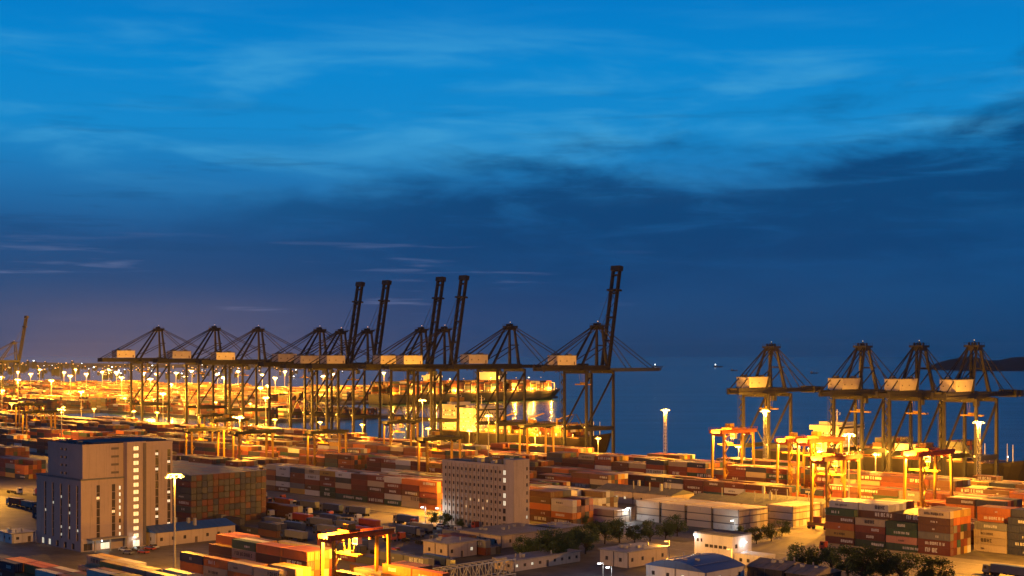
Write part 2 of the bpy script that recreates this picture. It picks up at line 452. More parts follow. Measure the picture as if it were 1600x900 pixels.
# near left block, only the tops show
n1 = {(0,1,3):'maroon',(0,2,3):'orange',(0,0,3):'brown'}
block('the low stacks before the tower', 232, -521, [4,3,4,4,4,4], [4,4,4,4,5,5], 3, {(0,0,3):'navy blue',(1,0,3):'orange',(1,1,3):'orange'}, seed=8, ch=2.6, jitter=0)
block('the lamp-lit white group', 259, -509, [4,5,5,5,5], [5,5,5,5,4], 3, None, ['white','beige','white','yellow'], seed=9, ch=2.6)
block('the group below the tall lamp', 272, -484, [5,5,5,5], [4,4,5,5], 4, {(0,0,4):'navy blue',(0,1,4):'orange',(0,0,3):'orange',(0,1,3):'beige',(0,2,4):'beige',(0,3,4):'beige'}, ['orange','beige','white','brown','yellow'], seed=10, ch=2.6)
block('the stack beside the front gantry', 265, -470, [5,6,6,6], [6,6,6,6], 4, {(0,0,4):'brown',(0,1,5):'green',(0,1,4):'beige',(0,2,5):'orange',(0,2,4):'brown',(0,3,5):'orange',(0,3,4):'brown',(1,1,5):'white',(1,2,5):'orange',(2,2,5):'orange',(1,3,5):'orange'}, ['orange','brown','beige','rust red'], seed=11, ch=2.65)
block('the pair below the front gantry', 331, -473, [5,5], [4,4], 1, {(0,0,4):'brown',(0,1,4):'orange'}, ['orange','brown'], seed=12, ch=2.6)
block('the stack behind the front gantry', 318, -456, [4,5,5], [4,5,4], 3, {(0,0,3):'beige',(0,1,4):'orange',(0,2,4):'orange'}, ['orange','brown'], seed=13, ch=2.6)
DK = ['dark grey','navy blue','maroon','brown','rust red','grey']
block('the low dark rows by trailers', 92, -352, [2,2,1,2], [2,1,2,2], 2, None, DK, seed=31)
block('the low boxes before lorry park', 150, -392, [2,1,2], [1,2,2], 2, None, DK, seed=32)
block('the boxes beside the pink house', 252, -366, [2,2], [2,1], 3, None, DK, seed=33)
block('the boxes behind the front gantry', 232, -408, [1,2,1,2,2], [2,2,1,2,1], 2, None, DK, seed=34)
block('the lone boxes by the truss', 285, -432, [2,1], [1,1], 2, None, DK, seed=35)
block('the boxes left of the tower', 60, -430, [2,2,2], [2,3,2], 3, None, DK, seed=36)
block('the boxes at the left corner', 70, -492, [3,3,3], [3,3,3], 2, None, ['rust red','brown','orange'], seed=37)
# white refrigerated blocks
WH = ['white']*2+['cream']*4
block('the white refrigerated block', 248, -250, [3,3,3,3], [3,3,3,3], 8, None, WH, seed=14, pitch=13.5, ch=2.95, gap=.42, jitter=0)
block('the low white row by trees', 224, -266, [2,2], [2,2], 4, None, WH, seed=15, pitch=12.8, ch=2.9, gap=.42, jitter=0)
block('the small white refrigerated block', 296, -223, [3], [3], 8, None, WH, seed=16, ch=2.95, gap=.42, jitter=0)
# stacks right of the middle office
block('the red stack beside middle office', 205, -284, [5,5,4], [5,5,4], 5, {(0,0,4):'orange',(0,0,3):'rust red',(0,1,4):'maroon',(0,2,3):'white',(0,2,2):'white',(0,1,3):'brown'}, ['rust red','maroon','orange','brown','navy blue'], seed=17)
block('the pale stack behind middle office', 178, -252, [4,4,4,3], [4,4,4,4], 5, {(0,3,2):'white',(0,3,1):'white',(0,2,3):'white',(0,1,3):'white'}, ['white','grey','maroon','brown','white'], seed=18)
# the main field: strips along the quay
STRIPS = [-251, -218, -185, -152, -119, -86, -56]
def strip_run(b0, c_lo, c_hi, seed, name, lo=3, hi=5):
    rr = random.Random(seed); c = c_lo; h = rr.randint(lo, hi); bay0 = 0
    while c+12.7 < c_hi:
        n = min(rr.randint(5, 11), int((c_hi-c)/12.65))
        if n < 1: break
        fr = []
        for i in range(n):
            if rr.random() < .45: h = min(hi, max(lo, h+rr.choice((-1, 1))))
            fr.append(h)
        block(name, c, b0, fr, fr, 6, seed=rr.randint(0, 99999), bay0=bay0); bay0 += n
        c += n*12.65+rr.choice((3, 6, 14))
names = ['first','second','third','fourth','fifth','sixth','seventh']
for k, b0 in enumerate(STRIPS):
    hi = 5 if k < 5 else 4
    if k == 0:
        strip_run(b0, -900, 176, 100, 'the strip behind the roadside stack')
    elif k in (1, 2):
        strip_run(b0, -1000, 172 if k == 1 else 176, 100+k, f'the {names[k]} strip, office side')
        strip_run(b0, 328 if k == 1 else 305, 520, 130+k, ['', 'the strip behind the lit stack', 'the further strip behind lit stack'][k])
    else:
        strip_run(b0, -1000, 500, 100+k, f'the {names[k]} yard strip from front', 3, hi)
block('the stack left of the tower', -168, -352, [4,4,4,3], [4,4,4,4], 5, seed=21)
strip_run(-330, -900, -180, 160, 'the far left row')
strip_run(-365, -900, -190, 161, 'the far left row')
strip_run(-400, -900, -240, 162, 'the far left row')
# far terminal beyond the basin
for k in range(26):
    rr = random.Random(500+k)
    strip_run(40+k*37, -1560, -1045, 200+k, 'the far terminal', 3, 5)
for k in range(10):
    strip_run(60+k*90, -2500, -1640, 300+k, 'the far terminal', 3, 5)
for k in range(5):
    strip_run(158+k*36, -985, -622, 260+k, 'the pier stacks', 3, 5)
def box_vf(c, b, z, L, h):
    ps = [W(c,b), W(c+L,b), W(c+L,b+CW), W(c,b+CW)]
    return [(p.x,p.y,z) for p in ps]+[(p.x,p.y,z+h) for p in ps]
FACES = [(4,5,6,7),(0,1,5,4),(1,2,6,5),(2,3,7,6),(3,0,4,7)]
# which containers show largest in the picture (big buildings stand in the way too)
BLOCKERS = [(137,170,-463,-425,40), (199,242,-317,-308,27)]
vv = []; ff = []
for X in BOX:
    o_ = len(vv); vv += box_vf(*X[:5]); ff += [tuple(i+o_ for i in f) for f in FACES]
nb = len(ff)
for c0_, c1_, b0_, b1_, h_ in BLOCKERS:
    ps = [W(c0_,b0_), W(c1_,b0_), W(c1_,b1_), W(c0_,b1_)]; o_ = len(vv)
    vv += [(p.x,p.y,0) for p in ps]+[(p.x,p.y,h_) for p in ps]; ff += [tuple(i+o_ for i in f) for f in FACES]
bvh = BVHTree.FromPolygons(vv, ff)
eye = Vector((0,0,70)); score = []
for i, X in enumerate(BOX):
    c, b, z, L, h = X[:5]
    mid = W(c+L/2, b+1.2, z+h/2)
    if mid.y > 1100: continue
    u, v_ = pix(mid)
    if not (-25 < u < 1625 and v_ < 905): continue
    sc_ = 0
    for fc, fb, fz, wgt in ((.15,0,.5,1),(.5,0,.5,1),(.85,0,.5,1),(.5,0,.85,.6),(.2,.5,1,.25),(.8,.5,1,.25),(1,.5,.5,.5)):
        p = W(c+L*fc, b+CW*fb, z+h*fz); d = (p-eye)
        hit = bvh.ray_cast(eye, d.normalized(), d.length+3)
        if hit[2] is not None and hit[2]//5 == i and hit[2] < nb: sc_ += wgt
    if sc_ >= .5: score.append((sc_/mid.y**2, i))
score.sort(reverse=True)
CHOSEN = [i for _, i in score[:300]]
# one container of each length class, with its parts
def container_mesh(L, h):
    mb = MB(); p = .13
    for x in (0, L-p):
        for y in (0, CW-p): mb.box(x, x+p, y, y+p, 0, h)
    for y in (0, CW-p):
        mb.box(p, L-p, y, y+p, 0, .16); mb.box(p, L-p, y, y+p, h-.12, h)
    for x in (0, L-p):
        mb.box(x, x+p, p, CW-p, 0, .16); mb.box(x, x+p, p, CW-p, h-.12, h)
    n = 20; w = (L-2*p)/n
    for y0, s_ in ((.03, 1), (CW-.03, -1)):
        pts = []
        for i in range(n):
            x = p+i*w
            pts += [(x, 0), (x+.3*w, 0), (x+.5*w, .07), (x+.8*w, .07)]
        pts.append((L-p, 0))
        vs = [(x, y0+s_*d, .16) for x, d in pts]+[(x, y0+s_*d, h-.12) for x, d in pts]
        m_ = len(pts)
        fs = [(i, i+1, m_+i+1, m_+i) for i in range(m_-1)]
        if s_ < 0: fs = [f[::-1] for f in fs]
        mb.add(vs, fs)
    mb.add([(p,p,h-.03),(L-p,p,h-.03),(L-p,CW-p,h-.03),(p,CW-p,h-.03)], [(0,1,2,3)])
    mb.add([(0.05,p,.1),(0.05,CW-p,.1),(0.05,CW-p,h-.1),(0.05,p,h-.1)], [(0,1,2,3)])
    mb.add([(p,p,.05),(L-p,p,.05),(L-p,CW-p,.05),(p,CW-p,.05)], [(3,2,1,0)])
    return mb.mesh('shipping_container', M_cont)
def door_mesh(h, s_):
    mb = MB(); y0, y1 = (.14, 1.21) if s_ == 0 else (1.23, 2.3)
    mb.box(-.07, 0, y0, y1, .17, h-.13)
    for y in (y0+.3, y1-.3): mb.tube((.03,y,.2), (.03,y,h-.16), .035, None, 5, 1)
    for zz in (.6, 1.3, 2.0): mb.box(0, .025, y0+.06, y1-.06, zz, zz+.06)
    return mb.mesh('door', [M_cont, M_galv])
cm = {}; LET = []
TENS = ['twentieth','twenty-first','twenty-second','twenty-third','twenty-fourth','twenty-fifth','twenty-sixth','twenty-seventh','twenty-eighth','twenty-ninth','thirtieth','thirty-first','thirty-second','thirty-third','thirty-fourth','thirty-fifth','thirty-sixth','thirty-seventh','thirty-eighth','thirty-ninth','fortieth']
BAYS = {}
for i in CHOSEN: BAYS.setdefault(BOX[i][6], set()).add(BOX[i][8])
BAYS = {k_: sorted(v_) for k_, v_ in BAYS.items()}
def lettering_mesh(seed, m):
    rr = random.Random(seed); mb = MB(); x = 0
    n = rr.randint(3, 10); hh = rr.uniform(.5, 1.5); w = hh*.62; t = hh*.2
    for i in range(n):
        if i and rr.random() < .12: x += w*.6; continue
        segs = rr.sample(['l','r','t','m','b'], rr.choice((3, 3, 4)))
        if 'l' not in segs: segs.append('l')
        for s_ in segs:
            if s_ == 'l': mb.box(x, x+t, -.02, 0, 0, hh)
            if s_ == 'r': mb.box(x+w-t, x+w, -.02, 0, 0, hh)
            if s_ == 't': mb.box(x+t, x+w-t, -.02, 0, hh-t, hh)
            if s_ == 'm': mb.box(x+t, x+w-t, -.02, 0, hh/2-t/2, hh/2+t/2)
            if s_ == 'b': mb.box(x+t, x+w-t, -.02, 0, 0, t)
        x += w+t*1.1
    return mb.mesh('lettering', m), x
for i in range(16): LET.append((lettering_mesh(40+i, M_lettw), lettering_mesh(60+i, M_lettd)))
rl = random.Random(77)
for i in CHOSEN:
    c, b, z, L, h, col, blk, row, bay, tier = BOX[i]
    key = (L, round(h, 2))
    if key not in cm: cm[key] = (container_mesh(L, h), door_mesh(h, 0), door_mesh(h, 1))
    o = link('shipping_container', cm[key][0], None, W(c, b, z), RZ)
    v = rl.uniform(.8, 1.2); o.color = tuple(min(1, x*v) for x in PAL[col])+(1,)
    rown = 'front' if row == 1 else ORD[row]
    for s_ in (0, 1):
        d = link('door', cm[key][1+s_], o, (L, 0, 0)); d.color = o.color
    lets = (blk.endswith('trees') or 'edge' in blk or rl.random() < .55) and row <= 2
    if lets and not ('refrigerated' in blk or 'low white' in blk):
        pale = col in ('white','beige','yellow','pink')
        lm, wd = LET[rl.randrange(16)][1 if pale else 0]
        l_ = link('lettering', lm, o, (rl.choice((L*.22, L*.5-wd/2, L*.55)), .005, h*.32))
        l_.scale = (1.05, 1, 1)
        l_['kind'] = 'stuff'
    n_ = BAYS[blk].index(bay)+1; n_ = ORD[n_] if n_ < 20 else TENS[n_-20]
    tag(o, f'{col} container, {ORD[tier]} tier, {n_} bay, {rown} row of {blk}', 'container', 'stacked shipping containers')
# the thousands beyond: one mass
ch_set = set(CHOSEN)
mv = []; mf = []; mc = []
rr = random.Random(5)
for i, X in enumerate(BOX):
    if i in ch_set: continue
    o_ = len(mv); mv += box_vf(*X[:5]); mf += [tuple(k+o_ for k in f) for f in FACES]
    v = rr.uniform(.75, 1.25); colr = tuple(min(1, x*v) for x in PAL[X[5]])+(1,)
    mc += [colr]*20
me = bpy.data.meshes.new('container_stacks'); me.from_pydata(mv, [], mf); me.materials.append(M_stack)
ca = me.color_attributes.new('paint', 'FLOAT_COLOR', 'CORNER')
ca.data.foreach_set('color', [x for c_ in mc for x in c_])
me.update()
so = link('container_stacks', me); so['kind'] = 'stuff'
so['label'] = 'thousands more shipping containers stacked across the yard'; so['category'] = 'containers'

# ------------------------------------------------------------------ ship-to-shore cranes
def sts_crane(P, up):
    """local x along the quay, y towards the water, origin on the quay between the legs"""
    S, Gd, zg, za, back, out = P['S'], P['G'], P['zg'], P['za'], P['back'], P['out']
    ms = P['mat']; hx, hy = S/2, Gd/2; zp = P['portal']; gx = 3.6
    root = empty('quay_crane')
    for sx in (-1, 1):
        for sy in (-1, 1):
            MB().beam((sx*hx, sy*hy, 3.2), (sx*hx, sy*hy, zg), 1.7, 1.9, 0, 1.3, 1.5).build('leg', ms, root)
            w = MB()
            w.box(sx*hx-3.6, sx*hx+3.6, sy*hy-.6, sy*hy+.6, .9, 1.7)
            for i in range(6): w.tube((sx*hx-3.2+i*1.28, sy*hy-.35, .45), (sx*hx-3.2+i*1.28, sy*hy+.35, .45), .45, None, 8)
            w.build('wheel_bogie', M_dark, root)
    for sy in (-1, 1):
        MB().box(-hx-3, hx+3, sy*hy-.95, sy*hy+.95, 1.7, 4.0).build('sill_beam', ms, root)
        MB().box(-hx+.8, hx-.8, sy*hy-.8, sy*hy+.8, zg-1.9, zg+.4).build('upper_cross_beam', ms, root)
    for sx in (-1, 1):
        MB().box(sx*hx-.7, sx*hx+.7, -hy+.9, hy-.9, zp, zp+2.6).build('portal_beam', ms, root)
        MB().beam((sx*hx, -hy+.5, zp+3), (sx*hx, hy-.5, zg-3), .95).build('diagonal_brace', ms, root)
        MB().beam((sx*(hx-.5), -hy, zp*.98), (sx*.8, -hy, zp+11), .5).build('stay_brace', ms, root)
    MB().box(-hx+.8, hx-.8, hy-.6, hy+.6, zp+.2, zp+2.2).build('portal_cross_beam', ms, root)
    for sx in (-1, 1):
        MB().box(sx*gx-.75, sx*gx+.75, -hy-back, hy+3, zg, zg+3.6).build('main_girder', ms, root)
    cb = MB()
    for i in range(7):
        y = -hy-back+1+i*(Gd+back+2)/6; cb.box(-gx+.75, gx-.75, y-.4, y+.4, zg+.6, zg+2.6)
    cb.build('girder_cross_tie', ms, root)
    wk = MB()
    for sx in (-1, 1):
        x = sx*(gx+1.5); wk.box(min(x, sx*(gx+.75)), max(x, sx*(gx+.75)), -hy-back, hy+2, zg+1.2, zg+1.35)
        for i in range(22):
            y = -hy-back+i*(Gd+back)/21; wk.box(x-.05, x+.05, y-.05, y+.05, zg+1.35, zg+2.5)
        wk.box(x-.05, x+.05, -hy-back, hy, zg+2.45, zg+2.55)
    wk.build('walkway', ms, root)
    # machinery house on the landward end
    y0, y1 = -hy-P['h0'], -hy-P['h0']+P['hl']
    mh = MB().box(-4.6, 4.6, y0, y1, zg+3.9, zg+3.9+P['hh']).build('machinery_house', M_house, root)
    r_ = MB(); r_.box(-4.8, 4.8, y0-.2, y1+.2, zg+3.9+P['hh'], zg+4.2+P['hh'])
    r_.box(-3, -1, y0+3, y0+6, zg+4.2+P['hh'], zg+5.4+P['hh']); r_.box(1, 3.2, y1-6, y1-3, zg+4.2+P['hh'], zg+5.2+P['hh'])
    r_.build('house_roof', M_roofgrey, mh)
    for k in range(2):
        yy = y0+2+k*(P['hl']-4)/2.2
        MB().box(4.6, 4.66, yy, yy+1.0, zg+6.2, zg+7.0).build('vent', M_frame, mh)
        MB().box(-3+k*4.2, -2.2+k*4.2, y0-.06, y0, zg+6.4, zg+7.0).build('vent', M_frame, mh)
    MB().box(4.6, 4.67, y1-2.5, y1-1.4, zg+4.1, zg+6.2).build('house_door', M_door, mh)
    # apex frame and stays
    ya = hy+P['ya']
    for sx in (-1, 1):
        MB().beam((sx*P['fx'], hy-.5, zg+3.4), (sx*2.4, ya+1.6, za-1), 1.7, 1.7, 0, 1.2, 1.2).build('apex_front_leg', ms, root)
        MB().beam((sx*P['fx'], -hy+P['ry'], zg+3.4), (sx*2.4, ya-2.0, za-1), 1.4, 1.4, 0, 1.0, 1.0).build('apex_rear_leg', ms, root)
        MB().tube((sx*3.4, -hy-back+2, zg+3.4), (sx*2.0, ya-1.8, za-.3), .34, None, 6).build('back_stay', M_cable, root)
        MB().tube((sx*4.2, -hy-back+9, zg+3.4), (sx*2.6, ya-1.8, za-1), .26, None, 6).build('back_stay', M_cable, root)
        MB().beam((sx*P['fx'], -hy+P['ry']+4, zg+7), (sx*P['fx']*.8, hy-1.5, zg+(za-zg)*.52), .5).build('apex_brace', ms, root)
    MB().beam((-4.2, hy-.2, zg+(za-zg)*.55), (4.2, hy-.2, zg+(za-zg)*.55), .8).build('apex_cross_beam', ms, root)
    ap = MB(); ap.box(-4.2, 4.2, ya-3.6, ya+3.6, za-1.4, za-.2)
    ap.box(-3.4, 3.4, ya-2.6, ya+2.6, za-3.2, za-1.4)
    for i in range(6):
        for y in (ya-3.5, ya+3.5): ap.box(-4.1+i*1.62, -4.0+i*1.62, y-.05, y+.05, za-.2, za+1.1)
    for y in (ya-3.5, ya+3.5): ap.box(-4.2, 4.2, y-.05, y+.05, za+1.05, za+1.15)
    for i in range(4): ap.tube((-2.7+i*1.8, ya-.9, za+.5), (-2.2+i*1.8, ya-.9, za+.5), .9, None, 10)
    ap.build('apex_platform', ms, root)
    bc = MB(); bc.box(-.2, .2, ya-.2, ya+.2, za-.2, za+2.2); bc.build('beacon_post', ms, root)
    MB().tube((0, ya, za+2.2), (0, ya, za+2.7), .24, .2, 8).build('beacon', G_sodsoft if up else G_win, root)
    # boom, hinged at the waterside
    bm = empty('boom', (0, hy+3.2, zg+1.6)); bm.parent = root
    for sx in (-1, 1):
        mbg = MB(); mbg.box(sx*gx*.82-.7, sx*gx*.82+.7, 0, out, -1.0, 1.3)
        for i in range(int(out/3)): mbg.box(sx*gx*.82-.1+sx*1.3, sx*gx*.82+.1+sx*1.3, i*3+.5, i*3+.62, .2, 1.6)
        mbg.box(sx*gx*.82+sx*.7 if sx > 0 else sx*gx*.82-1.5, sx*gx*.82+1.5 if sx > 0 else sx*gx*.82-.7, 0, out, .05, .2)
        mbg.build('boom_girder', ms, bm)
    for k, yy in enumerate((1, out*.28, out*.52, out*.77, out-3)):
        MB().box(-gx*.82+.7, gx*.82-.7, yy-.5, yy+.5, -1.0, 1.0).build('boom_cross_tie', ms, bm)
    nl = 10
    for k in range(nl):
        y0_, y1_ = 2+k*(out*.76-2)/nl, 2+(k+1)*(out*.76-2)/nl; sg = 1 if k % 2 else -1
        MB().beam((sg*(gx*.82-.7), y0_, 0), (-sg*(gx*.82-.7), y1_, 0), .3).build('boom_lattice', ms, bm)
    MB().box(-gx*.82-1.2, gx*.82+1.2, out, out+3.4, -1.8, 1.9).build('boom_head', ms, bm)
    MB().box(-gx-1.6, gx+1.6, out*.8-.6, out*.8+.6, -1.9, 2.3).build('stay_anchor', ms, bm)
    if up: bm.rotation_euler = (R(P['raise']), 0, 0)
    ry = hy+3.2
    if up:
        a = R(P['raise'])
        def bp(t): return Vector((0, ry+math.cos(a)*t, zg+1.6+math.sin(a)*t))
        ts = (.45,.8)
        for sx in (-1, 1):
            for t in ts:
                q = bp(out*t); MB().tube((sx*2.2, ya+1.5, za-1), (sx*2.6, q.y-1.7, q.z), .16, None, 5).build('boom_stay', M_cable, root)
    if not up or P.get('both'):
        for sx in (-1, 1):
            for t in (.42, .84):
                MB().tube((sx*2.2, ya+1.8, za-.5), (sx*2.9, ry+out*t, zg+3.2), .3, None, 6).build('boom_stay', M_cable, root)
    # trolley, cab, spreader
    yt = P['trolley']
    MB().box(-3.0, 3.0, yt-3, yt+3, zg-1.5, zg-.1).build('trolley', ms, root)
    cbn = MB().box(-1.3, 1.3, yt+3.4, yt+6.2, zg-4.6, zg-1.5).build('operator_cab', M_steel_blue, root)
    MB().box(-1.1, 1.1, yt+6.2, yt+6.26, zg-4.2, zg-2.4).build('cab_window', G_win if up else M_glass, cbn)
    sp = MB(); sp.box(-6.1, 6.1, yt-1.2, yt+1.2, zg-9.6, zg-8.8); sp.box(-2, 2, yt-.9, yt+.9, zg-8.8, zg-7.8)
    for sx in (-1, 1):
        for sy in (-1, 1): sp.beam((sx*1.6, yt+sy*.8, zg-7.8), (sx*2.2, yt+sy*1.6, zg-1.5), .09)
    sp.build('spreader', M_yellow, root)
    # stair tower up one leg
    stw = MB(); x = -hx-1.6 if P['stair'] < 0 else hx+1.6
    n = int((zg-4)/3.2)
    for i in range(n):
        z0 = 4+i*3.2; ya0, yb0 = (-hy-1.6, -hy+1.6) if i % 2 else (-hy+1.6, -hy-1.6)
        stw.beam((x, ya0, z0), (x, yb0, z0+3.2), .9, .18); stw.box(x-.7, x+.7, yb0-.5, yb0+.5, z0+3.1, z0+3.22)
    for dx_ in (-.8, .8):
        for dy_ in (-2.1, 2.1): stw.box(x+dx_-.09, x+dx_+.09, -hy+dy_-.09, -hy+dy_+.09, 2, zg)
    stw.build('stair_tower', ms, root)
    # floodlights under the girder
    for yy in P['floods']:
        for sx in (-1, 1):
            fl = MB().box(sx*5.4-.45, sx*5.4+.45, yy-.45, yy+.45, zg-.8, zg-.2).build('floodlight', ms, root)
            MB().add([(sx*5.4-.4,yy-.4,zg-.83),(sx*5.4+.4,yy-.4,zg-.83),(sx*5.4+.4,yy+.4,zg-.83),(sx*5.4-.4,yy+.4,zg-.83)], [(3,2,1,0)]).build('lens', G_sod, fl)
    for sx in (-1, 1):
        f2 = MB().box(sx*hx-.5, sx*hx+.5, -hy-1.9, -hy-1.1, zp+2.2, zp+3.2).build('floodlight', ms, root)
        MB().add([(sx*hx-.42,-hy-1.93,zp+2.3),(sx*hx+.42,-hy-1.93,zp+2.3),(sx*hx+.42,-hy-1.93,zp+3.1),(sx*hx-.42,-hy-1.93,zp+3.1)], [(0,1,2,3)]).build('lens', G_sod, f2)
    lamp(root, (0, -hy-2.6, zp+2.0), P['power'], r=.8)
    return root
PA_ = dict(S=20, G=27, zg=60, za=91, back=36, out=68, portal=20, mat=M_steel, h0=22, hl=18, hh=6.2, ya=-4.5, fx=4.6, ry=1.5, trolley=-6, stair=-1, floods=(-38, -24, -8, 8), power=5000)
PA_['raise'] = 80
PB_ = dict(S=18, G=23, zg=47.5, za=76, back=23, out=37, portal=15, mat=M_gray, h0=13, hl=20, hh=6.0, ya=-7, fx=5.0, ry=4, trolley=2, stair=-1, floods=(-20, -8, 4), power=7000)
PB_['raise'] = 80
down = sts_crane(PA_, False)
upc = sts_crane(PA_, True)
posA = [(-572,0,1.07),(-470,0,1.06),(-398,0,1.04),(-306,0,1.02),(-276,1,1.0),(-241,1,1.0),(-174,1,1.0),(-147,1,1.0),(-76,0,1.01),(9,1,1.0)]
nth = ['outermost left','second','third','fourth','fifth','sixth','seventh','eighth','ninth','tenth']
first = {0: down, 1: upc}; used = set()
for i, (c, u_, s_) in enumerate(posA):
    o = copy_tree(first[u_])
    o.location = W(c, -16); o.rotation_euler = (0,0,RZ); o.scale = (s_,)*3
    tag(o, f'dark quay crane with boom {"raised" if u_ else "lowered"}, {nth[i]} in the long row by the ships', 'crane', 'tall quay cranes in the long row')
    if i == 9:   # the end crane also carries a lowered outer beam with its stays
        rootb = o
        out = 54
        for sx in (-1, 1):
            MB().box(sx*2.4-.6, sx*2.4+.6, 17.2, 17.2+out, 59.2, 61.6).build('lowered_beam', M_steel_blue, rootb)
            for t in (.45, .9): MB().tube((sx*2.2, 10.8, 90), (sx*2.4, 17+out*t, 61.6), .3, None, 6).build('beam_stay', M_cable, rootb)
        for k in range(6): MB().box(-1.8, 1.8, 22+k*9.4, 22.8+k*9.4, 59.8, 61.2).build('beam_cross_tie', M_steel_blue, rootb)
        MB().beam((0, 71.2, 60.4), (0, 76, 60.9), 6, 2.4, 0, 2, 1).build('beam_tip', M_steel_blue, rootb)
def kill(o):
    for ch in list(o.children): kill(ch)
    bpy.data.objects.remove(o)
far = copy_tree(upc)
kill(down)
far.location = Vector((-772, 2060, 0)); far.rotation_euler = (0,0,RZ)
tag(far, 'distant quay crane with raised boom at the picture edge', 'crane')
kill(upc)
small = sts_crane(PB_, False)
for i, (c, w_) in enumerate(((152,'standing alone'), (214,'first of the close trio'), (249,'middle of the close trio'), (281,'outermost of the close trio'))):
    o = small if i == 0 else copy_tree(small)
    o.location = W(c, -15); o.rotation_euler = (0,0,RZ)
    tag(o, f'smaller grey quay crane with white machinery house, {w_}', 'crane', 'smaller quay cranes')

# ------------------------------------------------------------------ rubber tyred gantries
def rtg(h, span, base, girder_mat, power):
    root = empty('yard_gantry'); hx = base/2
    for y in (0, span):
        for sx in (-1, 1):
            MB().beam((sx*hx, y, 1.9), (sx*hx*.86, y, h-2.2), 0.8, 1.15, 0, .8, 1.15).build('leg', M_yellow, root)
            wh = MB().box(sx*hx-1.5, sx*hx+1.5, y-.45, y+.45, .9, 1.5).build('wheel_bogie', M_redsteel, root)
            for k in (-1, 1):
                MB().tube((sx*hx+k*1.0, y-.35, .75), (sx*hx+k*1.0, y+.35, .75), .75, None, 12).build('wheel', M_dark, wh)
        MB().box(-hx-1.6, hx+1.6, y-.55, y+.55, 1.5, 2.7).build('sill_beam', M_yellow, root)
        MB().box(-hx*.86+.6, hx*.86-.6, y-.5, y+.5, h-3.4, h-2.3).build('cross_tie', girder_mat, root)
        MB().box(-1.4, 1.4, y+(-2.2 if y == 0 else .8), y+(-.8 if y == 0 else 2.2), 2.7, 5.2).build('power_unit', girder_mat, root)
    for sx in (-1, 1):
        gm = MB(); x = sx*hx*.86
        gm.box(x-.6, x+.6, -2.2, span+2.2, h-2.2, h-.4)
        gm.build('girder', girder_mat, root)
        rl_ = MB(); xx = x+sx*1.1
        rl_.box(min(x+sx*.6, xx), max(x+sx*.6, xx), -2, span+2, h-.9, h-.78)
        for k in range(13): rl_.box(xx-.05, xx+.05, -2+k*(span+4)/12-.05, -2+k*(span+4)/12+.05, h-.78, h+.4)
        rl_.box(xx-.05, xx+.05, -2, span+2, h+.35, h+.45)
        rl_.build('handrail', girder_mat, root)
    yt = span*.38
    MB().box(-hx*.8, hx*.8, yt-2.6, yt+2.6, h-.3, h+.5).build('trolley', girder_mat, root)
    MB().box(-1.5, 1.5, yt-1.6, yt+1.6, h+.5, h+2.4).build('hoist_housing', M_yellow, root)
    cb_ = MB().box(-hx*.5, hx*.5-1, yt+2.8, yt+4.8, h-5, h-2.6).build('operator_cab', M_house, root)
    MB().box(-hx*.5+.2, hx*.5-1.2, yt+2.74, yt+2.8, h-4.6, h-3.1).build('cab_window', M_glass, cb_)
    sp = MB().box(-6.05, 6.05, yt-1.1, yt+1.1, h-8.2, h-7.6)
    sp.box(-1.8, 1.8, yt-.8, yt+.8, h-7.6, h-6.8)
    for sx in (-1, 1):
        for sy in (-1, 1): sp.beam((sx*1.4, yt+sy*.7, h-6.8), (sx*2.0, yt+sy*1.5, h-.3), .07)
    sp.build('spreader', M_yellow, root)
    stw = MB(); x = hx+1.0
    for i in range(int((h-4)/3)):
        a_, b_ = (-1.3, 1.3) if i % 2 else (1.3, -1.3)
        stw.beam((x, a_, 2.7+i*3), (x, b_, 5.7+i*3), .7, .12); stw.box(x-.5, x+.5, b_-.4, b_+.4, 5.62+i*3, 5.7+i*3)
    stw.build('ladder', M_yellow, root)
    for y in (span*.12, span*.62, span*.88):
        fl = MB().box(hx*.86+.7, hx*.86+1.5, y-.4, y+.4, h-3.0, h-2.4).build('floodlight', girder_mat, root)
        MB().box(hx*.86+.75, hx*.86+1.45, y-.35, y+.35, h-3.06, h-3.01).build('lens', G_sod, fl)
        f2 = MB().box(-hx*.86-1.5, -hx*.86-.7, y-.4, y+.4, h-3.0, h-2.4).build('floodlight', girder_mat, root)
        MB().box(-hx*.86-1.45, -hx*.86-.75, y-.35, y+.35, h-3.06, h-3.01).build('lens', G_sod, f2)
    lamp(root, (0, span*.2, h-3.6), power*1.8, r=.7)
    return root
rt_y = rtg(29, 23.6, 7.4, M_redsteel, 3000)
rt_d = rtg(27, 23.6, 7.4, M_steel, 5000)
rtgs = [(320,-221.5,rt_y,1.03,'with red wheel beside the white refrigerated block'), (343,-188.5,rt_y,1.08,'rising behind the lit front stack'),
        (270,-155.5,rt_y,1.1,'over the stacks before the trio of small quay cranes'), (196,-122.5,rt_y,1.1,'beside the lone small quay crane'),
        (236,-122.5,rt_y,1.0,'with low red girder right of the lone small quay crane'),
        (330,-474,rt_y,.79,'in the front by the orange containers'),
        (-75,-122.5,rt_d,1.0,'lit bright below the sixth tall crane'), (76,-221.5,rt_d,1.0,'behind the middle office'),
        (-52,-254.5,rt_d,.98,'right of the tall dark wall of empties'), (-24,-221.5,rt_d,.98,'over the middle of the yard'),
        (-104,-254.5,rt_d,.96,'beside the top of the office tower'), (-402,-221.5,rt_d,1.0,'at the far left of the yard'),
        (-250,-155.5,rt_d,1.0,'below the third tall crane'), (20,-89.5,rt_d,1.0,'below the bright lit ship'), (-180,-188.5,rt_d,1.0,'in the left middle of the yard'), (-560,-155.5,rt_d,1.0,'farthest among the left stacks')]
usedr = set()
